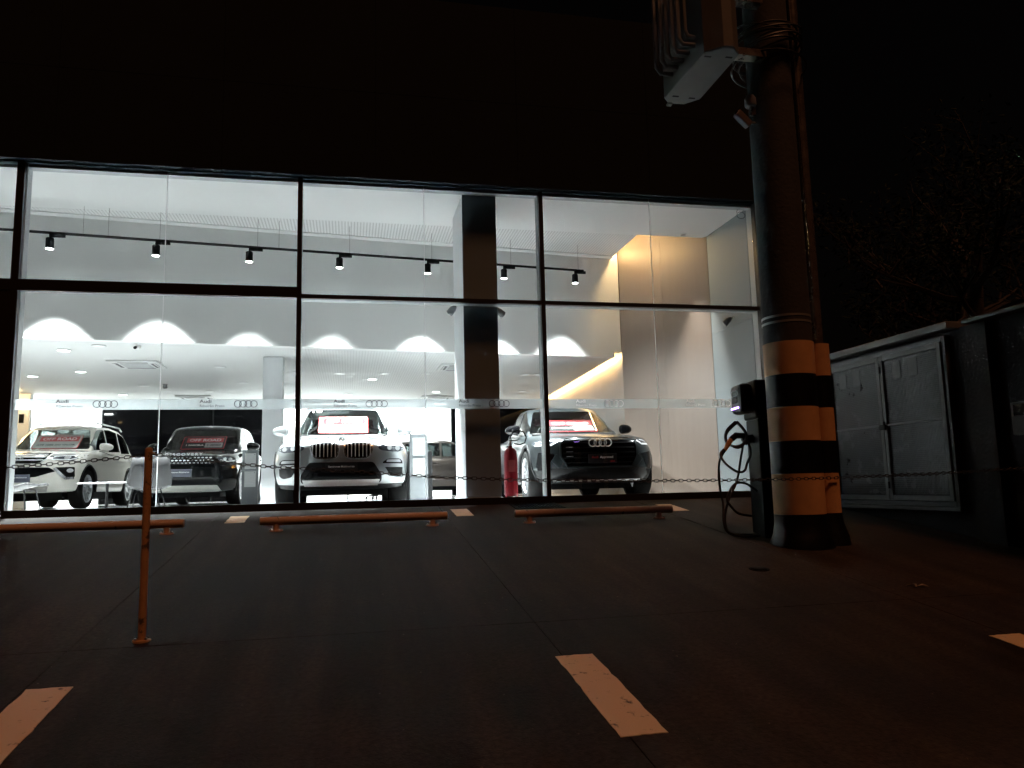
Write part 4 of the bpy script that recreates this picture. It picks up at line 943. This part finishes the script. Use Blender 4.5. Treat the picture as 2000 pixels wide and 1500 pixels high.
# ------------------------------------------------------------------ furniture and stands in the showroom
def totem(x, y, rz, lb, ht=1.04):
    t = thing('info_stand', lb, 'stand', (x, y, 0), rz, 'grey information stands')
    gm = M('stand_grey', (.07, .076, .08), .5, spec=.2)
    box('base', (-.17, -.12, 0), (.17, .12, .012), gm, t, .003); box('panel', (-.15, -.02, .012), (.15, .03, ht), gm, t, .004)
    for z0, z1 in ((ht - .36, ht - .07), (ht - .70, ht - .41)):
        p = box('paper_sheet', (-.10, -.0235, z0), (.105, -.021, z1), M('stand_paper', (.30, .31, .31), .6), t)
        pk = M('print_grey', (.35, .36, .37), .6)
        for k in range(7): box('print_line', (-.075, -.0243, z1 - .06 - k * .028), (.06 - .03 * (k % 3), -.0237, z1 - .055 - k * .028), pk, p)
        box('print_mark', (.075, -.0243, z1 - .03), (.092, -.0237, z1 - .013), TEXTB, p)
totem(-1.82, 4.8, R(-4), 'grey information stand with two sheets beside the black SUV', 1.04)
totem(1.13, 2.3, R(3), 'grey information stand with two sheets beside the silver SUV', 1.14)
box_t = thing('document_stand', 'narrow black stand behind the grey information stand by the silver SUV', 'stand', (1.16, 2.55, 0)); box('post', (-.23, -.03, .01), (.22, .03, .86), BLACK, box_t, .004); box('foot', (-.22, -.12, 0), (.21, .12, .0095), BLACK, box_t)

def chair(x, y, rz, lb):
    t = thing('lounge_chair', lb, 'chair', (x, y, 0), rz, 'grey shell lounge chairs')
    prof = [(-.34, .40), (-.30, .415), (-.15, .38), (0, .33), (.12, .31), (.20, .34), (.255, .45), (.285, .60), (.31, .78)]
    n = 12; vs = []; fs = []
    for i, (py, pz) in enumerate(prof):
        for k in range(n + 1):
            a = 2 * k / n - 1; wd = .27 + (.03 if 3 < i < 7 else 0) - (.02 if i == len(prof) - 1 else 0)
            lift = .05 * abs(a) ** 3 * (1 if 2 < i < 8 else .3); vs.append((a * wd, py - .05 * abs(a) ** 2 * (1 if i > 5 else 0), pz + lift))
    for i in range(len(prof) - 1):
        for k in range(n): fs.append((i * (n + 1) + k, i * (n + 1) + k + 1, (i + 1) * (n + 1) + k + 1, (i + 1) * (n + 1) + k))
    o = MB().add(vs, fs).build('shell', SHELL, t, smooth=True); md = o.modifiers.new('s', 'SOLIDIFY'); md.thickness = .022
    for sx_ in (-1, 1):
        for y0, y1 in ((-.22, -.28), (.10, .26)):
            MB().tube([(sx_ * .16, y0, .345), (sx_ * .23, y1, .004)], .009, 8).build('leg', BLACK, t, smooth=True)
    MB().tube([(-.16, -.22, .345), (.16, -.22, .345)], .008, 6).build('crossbar', BLACK, t); MB().tube([(-.16, .10, .315), (.16, .10, .315)], .008, 6).build('crossbar', BLACK, t)
chair(-2.92, 1.85, R(-158), 'grey shell lounge chair with its back to the glass by the chain post')
chair(-4.66, 1.75, R(84), 'grey shell lounge chair at the far left edge of the glass')
t = thing('coffee_table', 'low thin-topped table on a single column between the lounge chairs', 'table', (-3.55, 2.15, 0))
MB().lathe([(.39, .425), (.40, .43), (.40, .437), (.39, .44)], 40).build('top', M('table_top', (.55, .56, .56), .25), t, smooth=True)
MB().lathe([(.022, .02), (.022, .425)], 14).build('column', BLACK, t, smooth=True); MB().lathe([(.22, 0), (.22, .012), (.03, .022)], 28).build('base', BLACK, t, smooth=True)

t = thing('office_desk', 'dark desk at the back seen in the gap below the silver SUV', 'desk', (.75, 10.2, 0))
box('top', (-.8, -.35, .72), (.8, .35, .75), SEAT, t, .005)
for x in (-.77, .77): box('side_panel', (x - .02, -.33, 0), (x + .02, .33, .719), SEAT, t)
box('front_panel', (-.748, -.30, .12), (.748, -.28, .719), SEAT, t)
t = thing('office_chair', 'black swivel chair with star base seen in the gap below the silver SUV', 'chair', (.72, 8.9, 0), R(25))
box('seat', (-.24, -.24, .44), (.24, .24, .51), SEAT, t, .03); box('backrest', (-.22, .22, .60), (.22, .28, 1.02), SEAT, t, .03)
MB().tube([(0, .2, .48), (0, .30, .5), (0, .30, .7)], .02, 8).build('back_stem', BLACK, t); MB().lathe([(.03, .10), (.025, .44)], 12).build('gas_lift', BLACK, t, smooth=True)
for k in range(5):
    a = k * 2 * math.pi / 5; lg = MB().tube([(0, 0, .12), (.30 * math.cos(a), .30 * math.sin(a), .07)], [.026, .018], 8).build('base_leg', BLACK, t, smooth=True)
    MB().tube([(.30 * math.cos(a) - .02 * math.sin(a), .30 * math.sin(a) + .02 * math.cos(a), .031), (.30 * math.cos(a) + .02 * math.sin(a), .30 * math.sin(a) - .02 * math.cos(a), .031)], .029, 10).build('caster', BLACK, lg, smooth=True)

t = thing('fire_extinguisher', 'red fire extinguisher with black hose on a stand right of the column', 'fire extinguisher', (2.33, .62, 0))
MB().lathe([(.085, .10), (.095, .115), (.098, .15), (.098, .70), (.09, .75), (.06, .79), (.032, .805), (.032, .83)], 28).build('cylinder', REDPAINT, t, smooth=True)
v = MB().lathe([(.034, .83), (.034, .87), (.02, .885), (.02, .91)], 14).build('valve', SILVER, t, smooth=True)
MB().box((-.02, -.015, .905), (.11, .015, .918)).build('lever', BLACK, v); MB().box((-.02, -.015, .94), (.12, .015, .952)).build('lever', BLACK, v)
MB().tube([(.02, 0, .90), (.0, -.03, .96), (.04, -.05, 1.03), (.12, -.05, 1.06), (.20, -.05, 1.03), (.235, -.05, .95), (.21, -.05, .87), (.13, -.05, .845), (.05, -.06, .86)], .011, 8).build('hose', RUBBER, t, smooth=True)
MB().box((-.05, -.0995, .45), (.05, -.0975, .62)).build('label_plate', M('ext_label', (.20, .03, .03), .5), t)
st = MB().tube([(.10 * math.cos(a / 3.0), .10 * math.sin(a / 3.0), .13) for a in range(19)], .006, 6, True).build('stand_ring', REDPAINT, t, smooth=True)
for a in (.5, 2.1, 3.7, 5.3): MB().tube([(.10 * math.cos(a), .10 * math.sin(a), .13), (.14 * math.cos(a), .14 * math.sin(a), .003)], .007, 6).build('stand_leg', REDPAINT, st)

# ------------------------------------------------------------------ chain post and chains
px_, py_ = -1.195, -5.44
t = thing('chain_post', 'thin worn yellow metal post holding the chain in front of the showroom', 'post', (px_, py_, gz(py_)))
MB().lathe([(.0225, .0), (.0225, 1.12), (.021, 1.135), (.012, 1.142)], 18).build('tube', YELLOW, t, smooth=True)
bp = MB().lathe([(.052, -.01), (.052, .006), (.048, .008)], 20).build('base_plate', YELLOW, t, smooth=True)
for a in range(4): MB().lathe([(.009, .01), (.009, .02)], 6, (.038 * math.cos(a * 1.57 + .8), .038 * math.sin(a * 1.57 + .8))).build('bolt', GALV, bp)
MB().tube([(.026 + .018 * math.cos(a * .6), 0, 1.092 + .018 * math.sin(a * .6)) for a in range(10)], .004, 6).build('hook', YELLOW, t)
lk = MB(); n = 14; a_, b_ = .0145, .0085
lk.tube([((a_ if math.cos(th) > 0 else -a_) * (1 if abs(math.cos(th)) > .25 else abs(math.cos(th)) * 4) * .6 + .0085 * math.cos(th), .0095 * math.sin(th), 0) for th in [2 * math.pi * i / n for i in range(n)]], .0031, 5, True)
link_me = lk.mesh('link', CHAIN, True)
def chain(name, label, pts, pitch=.0305):
    t = thing('chain', label, 'chain', pts[0], group='sagging steel chains')
    V_ = [Vector(p) for p in pts]; seg = []; cur = V_[0].copy(); i = 0; rest = 0.; out = []
    tot = sum((b - a).length for a, b in zip(V_, V_[1:])); k = 0
    while k * pitch < tot:
        s = k * pitch; acc = 0
        for a, b in zip(V_, V_[1:]):
            l_ = (b - a).length
            if acc + l_ >= s: p = a + (b - a) * ((s - acc) / l_); dr = (b - a).normalized(); break
            acc += l_
        out.append((p, dr)); k += 1
    for k, (p, dr) in enumerate(out):
        o = link('link', link_me, t); q = dr.to_track_quat('X', 'Z')
        o.rotation_mode = 'QUATERNION'; o.rotation_quaternion = q @ Matrix.Rotation(R(90 * (k % 2)) + random.uniform(-.35, .35), 4, 'X').to_quaternion(); o.location = p - Vector(pts[0])
def sag(p, q, d_, n=40):
    p, q = Vector(p), Vector(q); return [tuple(p + (q - p) * (i / n) + Vector((0, 0, -4 * d_ * (i / n) * (1 - i / n)))) for i in range(n + 1)]
hook = (px_ + .035, py_, gz(py_) + 1.085)
rc = [(-1.16, .488), (-.705, .428), (-.507, .405), (.174, .352), (.554, .318), (1.067, .288), (1.786, .264), (2.567, .252), (3.027, .248), (3.525, .250), (4.3, .262), (5.2, .29), (6.3, .345)]
chain('chain', 'long sagging steel chain running right from the yellow post past the striped pole', [(x, py_, z) for x, z in rc])
chain('chain', 'short steel chain hanging left of the yellow post', [(-1.225, py_, .485), (-1.303, py_, .477), (-1.62, py_, .45), (-1.956, py_, .427), (-2.3, py_, .412), (-2.7, py_, .405)])

# ------------------------------------------------------------------ utility pole with bands, conduit, transformer, cables
PX, PY = 4.37, -3.55
t = thing('utility_pole', 'thick concrete utility pole with black and yellow bands', 'pole', (PX, PY, 0))
zg = gz(PY); bands = [(-.095, .30, BAND_O), (.30, .62, BAND_K), (.62, .955, BAND_O), (.955, 1.28, BAND_K), (1.28, 1.61, BAND_O)]
MB().lathe([(.31, zg - .12), (.305, zg + .02), (.27, zg + .10), (.250, zg + .2), (.2465, -.097)], 40).build('base_band', BAND_K, t, smooth=True)
for z0, z1, mt in bands: MB().lathe([(.2462, z0 + .001), (.2455, z1 - .001)], 40).build('painted_band', mt, t, smooth=True)
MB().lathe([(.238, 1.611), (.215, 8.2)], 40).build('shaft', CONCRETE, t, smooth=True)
st = MB()
for z in (1.80, 1.86): st.lathe([(.241, z), (.241, z + .022)], 40)
st.build('strap', M('strap_steel', (.35, .35, .34), .4, metal=.6), t, smooth=True)
CX, CY = .345, .02
t2 = thing('conduit_pipe', 'vertical conduit pipe strapped to the right side of the banded pole', 'pipe', (PX + CX, PY + CY, 0))
MB().lathe([(.19, zg - .10), (.17, zg + .06), (.125, zg + .2), (.114, -.097)], 26).build('base_band', BAND_K, t2, smooth=True)
for z0, z1, mt in bands: MB().lathe([(.112, z0 + .001), (.112, z1 - .001)], 26).build('painted_band', mt, t2, smooth=True)
MB().lathe([(.062, 1.611), (.058, 7.5)], 22).build('pipe', GALV, t2, smooth=True)
MB().tube([(-.075, -.115, 1.65), (-.08, -.11, 4.0), (-.1, -.09, 7.0)], .012, 8).build('thin_wire_pipe', GALV, t2, smooth=True)
MB().box((-.10, -.125, .205), (.03, -.108, .222)).build('bracket', BAND_O, t2)
# transformer: flat octagonal tank, bottom plate with slots, cooling tubes
t = thing('transformer', 'pale grey pole transformer with slotted bottom and cooling tubes, seen from below', 'transformer', (3.46, -3.78, 4.30))
oc = [(-.165, -.42), (-.02, -.55), (.075, -.555), (.19, -.44), (.20, .43), (.075, .565), (-.10, .57), (-.19, .47)]
MB().prism(oc, 0, 1.25).build('tank', TANK, t, bevel=.006)
bpl = MB().prism([(x * .97, y * .97) for x, y in oc], -.006, -.001).build('bottom_plate', TANK, t)
for x, y in ((-.10, -.37), (.11, -.39), (-.09, .40), (.10, .41)): MB().box((x - .035, y - .012, -.0085), (x + .035, y + .012, -.0065)).build('slot', BLACK, bpl)
MB().box((-.12, .53, -.03), (-.07, .58, -.0065)).build('lug', TANK, t)
for k in range(5):
    x = -.26; y = -.30 + k * .135
    MB().tube([(-.19, y, 1.0), (-.30, y, 1.0), (-.36, y, .94), (-.36, y, .20), (-.32, y, .14), (-.19, y, .14)], .022, 8).build('cooling_tube', TANK, t, smooth=True)
    MB().tube([(-.19, y, .95), (-.26, y, .94), (-.285, y, .90), (-.285, y, .28), (-.26, y, .23), (-.19, y, .22)], .02, 8).build('cooling_tube', TANK, t, smooth=True)
MB().box((.205, -.06, .25), (.72, .06, .33)).build('mount_arm', GALV, t); MB().box((.205, -.06, .85), (.72, .06, .93)).build('mount_arm', GALV, t)
for k in range(3):
    MB().lathe([(.03, 1.25), (.045, 1.30), (.03, 1.34), (.045, 1.38), (.03, 1.42), (.02, 1.5)], 14, (0, -.3 + k * .3)).build('bushing', M('porcelain_brown', (.12, .06, .04), .2, coat=.5), t, smooth=True)
t = thing('cable_coil', 'dark coil of cable wound round the pole under the transformer', 'cable', (PX, PY, 4.62)); rnd = random.Random(3)
for k in range(9):
    r_ = .26 + rnd.uniform(0, .14); ph = rnd.uniform(0, 6.28); tl = rnd.uniform(-.14, .14); z0 = rnd.uniform(-.1, .35); n = 30
    MB().tube([(r_ * math.cos(2 * math.pi * i / n), r_ * math.sin(2 * math.pi * i / n), z0 + tl * math.cos(2 * math.pi * i / n + ph)) for i in range(n)], .011, 6, True).build('cable_turn', CABLE, t, smooth=True)
MB().tube([(-.30, -.1, .1), (-.45, -.15, -.02), (-.62, -.2, .05), (-.72, -.22, .12)], .012, 6).build('cable_lead', CABLE, t, smooth=True)
# two small devices on the pole
t = thing('photo_sensor', 'small pale rounded sensor on the left side of the pole', 'sensor', (PX - .265, PY - .05, 4.19))
MB().lathe([(.05, -.07), (.062, -.05), (.058, .02), (.035, .06), (.01, .07)], 16).build('dome', M('pale_plastic', (.35, .34, .38), .5), t, smooth=True); MB().box((-.01, -.02, -.16), (.05, .02, -.068)).build('bracket', GALV, t)
t = thing('pole_camera', 'small box camera hanging from the left side of the pole', 'camera', (PX - .38, PY - .08, 3.96), (0, R(38), R(8)))
MB().box((-.10, -.035, -.04), (.09, .035, .04)).build('housing', M('camera_body', (.10, .08, .075), .5), t, bevel=.008); MB().lathe([(.024, -.006), (.024, .006)], 14).xf(Matrix.Translation((-.105, 0, 0)) @ Matrix.Rotation(R(90), 4, 'Y')).build('lens', GLOSSBLACK, t)
MB().tube([(.08, 0, .03), (.14, 0, .09), (.19, .02, .13)], .012, 6).build('arm', GALV, t)

# ------------------------------------------------------------------ charging station
QX, QY = 4.33, -3.0
t = thing('charging_station', 'black vehicle charging station with purple light behind the pole', 'charging station', (QX, QY, gz(QY)), R(-100))
zc = -gz(QY)
box('pedestal', (-.19, -.10, -.02), (.19, .17, 1.22), BLACK, t, .012)
hd = box('head', (-.20, -.12, 1.222), (.20, .19, 1.63), BLACK, t, .02)
wb = box('wallbox', (-.17, -.27, 1.28), (.17, -.121, 1.60), M('wallbox_grey', (.014, .015, .017), .45, spec=.25), t, .05)
rings_mb(0, 1.50, .028, .004, -.273).build('ring_logo', SILVER, wb, smooth=True)
box('screen', (-.09, -.2725, 1.40), (.09, -.2705, 1.455), GLOSSBLACK, wb); box('status_light', (-.12, -.276, 1.335), (.12, -.271, 1.352), LED_PURPLE, wb)
h = MB().tube([(0, -.10, 1.02), (0, -.16, 1.01), (0, -.20, .98)], .045, 12).build('holster', BLACK, t, smooth=True)
def smooth_path(pts, k=6):
    P = [Vector(p) for p in pts]; out = []
    for i in range(len(P) - 1):
        p0, p1, p2, p3 = P[max(0, i - 1)], P[i], P[i + 1], P[min(len(P) - 1, i + 2)]
        for j in range(k):
            u = j / k; out.append(.5 * ((2 * p1) + (p2 - p0) * u + (2 * p0 - 5 * p1 + 4 * p2 - p3) * u * u + (3 * p1 - p0 - 3 * p2 + p3) * u ** 3))
    return out + [P[-1]]
ct = thing('charging_cable', 'long black charging cable hanging in loops from the charging station', 'cable', (0, 0, 0))
def cab(l, Y): MB().tube(smooth_path([(x, Y + .05 * math.sin(i), z) for i, (x, z) in enumerate(l)]), .0125, 8).build('cable_loop', CABLE, ct, smooth=True)
cab([(3.82, .57), (3.76, .43), (3.75, .19), (3.76, .01), (3.73, -.15), (3.75, -.25), (3.84, -.30), (3.98, -.325), (4.17, -.325)], -3.15)
cab([(4.06, .66), (4.04, .5), (4.0, .32), (3.93, .19), (3.83, .06), (3.77, -.1), (3.79, -.23), (3.88, -.30), (4.12, -.315)], -3.1)
cab([(4.05, .65), (4.10, .53), (4.05, .42), (4.0, .35), (3.91, .33), (3.82, .37), (3.76, .44), (3.75, .52), (3.8, .57)], -3.2)
for off in (0, .018): cab([(3.97 + off, .86), (3.89, .78 - off), (3.86, .69), (3.88, .62), (3.95, .60 - off), (4.03, .64), (4.06, .74), (4.02, .83), (3.97 + off, .86)], -3.12 - off)
cab([(4.16, .13), (4.07, .21), (3.96, .22), (3.87, .16), (3.80, .06), (3.83, -.01), (3.93, -.09), (4.10, -.12)], -3.12)
pg = thing('charging_plug', 'yellow lit charging plug with dark grip at the cable coil', 'plug', (0, 0, 0))
MB().tube([(3.81, -3.15, .56), (3.85, -3.15, .62), (3.89, -3.15, .67)], [.018, .026, .028], 12).build('grip', BAND_O, pg, smooth=True); MB().tube([(3.885, -3.15, .668), (3.95, -3.14, .712), (4.05, -3.12, .71)], [.03, .034, .03], 12).build('connector', BLACK, pg, smooth=True)  # yellow cast of the street light put into the grip colour

# ------------------------------------------------------------------ boundary wall with meter cabinet
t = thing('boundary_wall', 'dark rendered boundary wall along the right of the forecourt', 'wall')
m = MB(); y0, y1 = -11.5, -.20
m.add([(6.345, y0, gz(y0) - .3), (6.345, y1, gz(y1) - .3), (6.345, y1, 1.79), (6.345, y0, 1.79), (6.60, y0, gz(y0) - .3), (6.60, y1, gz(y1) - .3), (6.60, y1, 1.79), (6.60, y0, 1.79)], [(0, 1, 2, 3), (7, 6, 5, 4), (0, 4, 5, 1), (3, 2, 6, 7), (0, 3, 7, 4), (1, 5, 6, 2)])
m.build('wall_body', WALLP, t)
box('coping', (6.20, -3.62, 1.795), (6.65, -1.15, 1.875), CABFRAME, t, .01); box('coping', (6.20, -9.0, 1.795), (6.65, -3.82, 1.84), CABFRAME, t, .01)
box('pier', (6.26, -4.06, gz(-4.06) - .2), (6.343, -3.74, 1.785), WALLP, t)
m = thing('meter_box', 'small pale box on the dark wall at the right edge', 'box', (6.30, -4.35, .72)); box('case', (-.03, -.10, -.1), (.043, .10, .21), M('box_grey', (.10, .10, .10), .6), m, .005); box('window', (-.034, -.07, .08), (-.0305, .07, .19), GLOSSBLACK, m)
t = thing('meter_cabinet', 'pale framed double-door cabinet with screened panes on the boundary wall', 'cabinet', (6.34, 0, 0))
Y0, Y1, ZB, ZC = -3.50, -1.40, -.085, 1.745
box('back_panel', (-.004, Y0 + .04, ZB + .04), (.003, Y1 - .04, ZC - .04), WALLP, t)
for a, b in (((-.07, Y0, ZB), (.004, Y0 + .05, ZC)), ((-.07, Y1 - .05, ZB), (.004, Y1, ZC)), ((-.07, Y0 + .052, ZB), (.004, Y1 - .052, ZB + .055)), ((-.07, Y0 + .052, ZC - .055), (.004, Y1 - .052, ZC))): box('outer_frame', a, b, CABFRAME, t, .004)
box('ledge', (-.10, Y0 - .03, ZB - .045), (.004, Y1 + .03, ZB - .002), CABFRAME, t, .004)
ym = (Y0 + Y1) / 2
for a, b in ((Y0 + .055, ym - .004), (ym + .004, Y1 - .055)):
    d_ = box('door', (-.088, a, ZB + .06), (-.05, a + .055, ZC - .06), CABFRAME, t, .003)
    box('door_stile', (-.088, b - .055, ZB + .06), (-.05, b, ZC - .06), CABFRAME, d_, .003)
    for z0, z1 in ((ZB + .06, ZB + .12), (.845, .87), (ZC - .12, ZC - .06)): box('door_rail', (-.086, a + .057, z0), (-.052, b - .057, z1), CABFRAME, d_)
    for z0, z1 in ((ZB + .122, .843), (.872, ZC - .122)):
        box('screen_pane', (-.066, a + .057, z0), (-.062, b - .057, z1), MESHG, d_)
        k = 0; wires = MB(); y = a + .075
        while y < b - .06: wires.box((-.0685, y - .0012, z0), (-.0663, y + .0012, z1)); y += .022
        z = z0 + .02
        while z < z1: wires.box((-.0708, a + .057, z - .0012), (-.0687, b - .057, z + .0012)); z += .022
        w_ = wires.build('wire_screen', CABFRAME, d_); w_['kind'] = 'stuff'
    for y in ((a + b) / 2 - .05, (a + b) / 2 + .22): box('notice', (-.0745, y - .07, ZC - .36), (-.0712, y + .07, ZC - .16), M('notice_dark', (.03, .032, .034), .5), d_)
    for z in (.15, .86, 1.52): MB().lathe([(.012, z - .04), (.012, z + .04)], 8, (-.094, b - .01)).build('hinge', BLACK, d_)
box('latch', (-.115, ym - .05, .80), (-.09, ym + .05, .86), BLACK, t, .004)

# ------------------------------------------------------------------ trees beyond the wall
def tree(x, y, h, seed, lb, spread, nleaf):
    rnd = random.Random(seed); t = thing('leafy_tree', lb, 'tree', (x, y, -.06), group='dark trees beyond the wall')
    tr = MB(); tips = []
    tr.tube([(0, 0, -.1), (.05, .02, h * .2), (-.03, .06, h * .42), (.04, 0, h * .6)], [.16, .13, .10, .07], 10)
    def limb(p, d_, L_, r_, lv):
        pts = [Vector(p)]; dd = Vector(d_).normalized(); n = 5
        for i in range(n):
            dd = (dd + Vector((rnd.uniform(-.28, .28), rnd.uniform(-.28, .28), rnd.uniform(-.12, .2)))).normalized(); pts.append(pts[-1] + dd * L_ / n)
        tr.tube(pts, [r_ * (1 - .8 * i / n) for i in range(n + 1)], 5)
        tips.extend(pts[2:])
        if lv:
            for k in range(4):
                q = pts[rnd.randint(2, n)]; limb(q, dd + Vector((rnd.uniform(-1, 1), rnd.uniform(-1, 1), rnd.uniform(-.4, .8))), L_ * .6, r_ * .45, lv - 1)
    for k in range(9):
        a = k * 2.4 + rnd.uniform(-.4, .4); z = h * (.24 + .36 * k / 9)
        limb((0, .02, z), (math.cos(a), math.sin(a), .55), spread * rnd.uniform(.7, 1.1), .055, 2)
    tr.build('trunk', BARK, t, smooth=True)
    lv = MB()
    for _ in range(nleaf):
        p = rnd.choice(tips) + Vector((rnd.gauss(0, .13), rnd.gauss(0, .13), rnd.gauss(0, .12)))
        d_ = Vector((rnd.uniform(-1, 1), rnd.uniform(-1, 1), rnd.uniform(-.8, .5))).normalized(); L_ = rnd.uniform(.07, .14); wv = d_.cross(Vector((rnd.uniform(-1, 1), rnd.uniform(-1, 1), rnd.uniform(-1, 1)))).normalized() * L_ * .17
        nn = d_.cross(wv).normalized() * L_ * .08
        lv.add([p, p + d_ * L_ * .45 + wv + nn, p + d_ * L_, p + d_ * L_ * .45 - wv + nn], [(0, 1, 2), (0, 2, 3)])
    lv.build('crown', LEAF, t)
tree(8.6, -1.6, 5.6, 5, 'dark loose-leaved tree beyond the cabinet wall at the right', 1.9, 5200)
tree(10.6, .8, 6.8, 11, 'taller dark tree farther back at the right edge', 2.3, 4200)
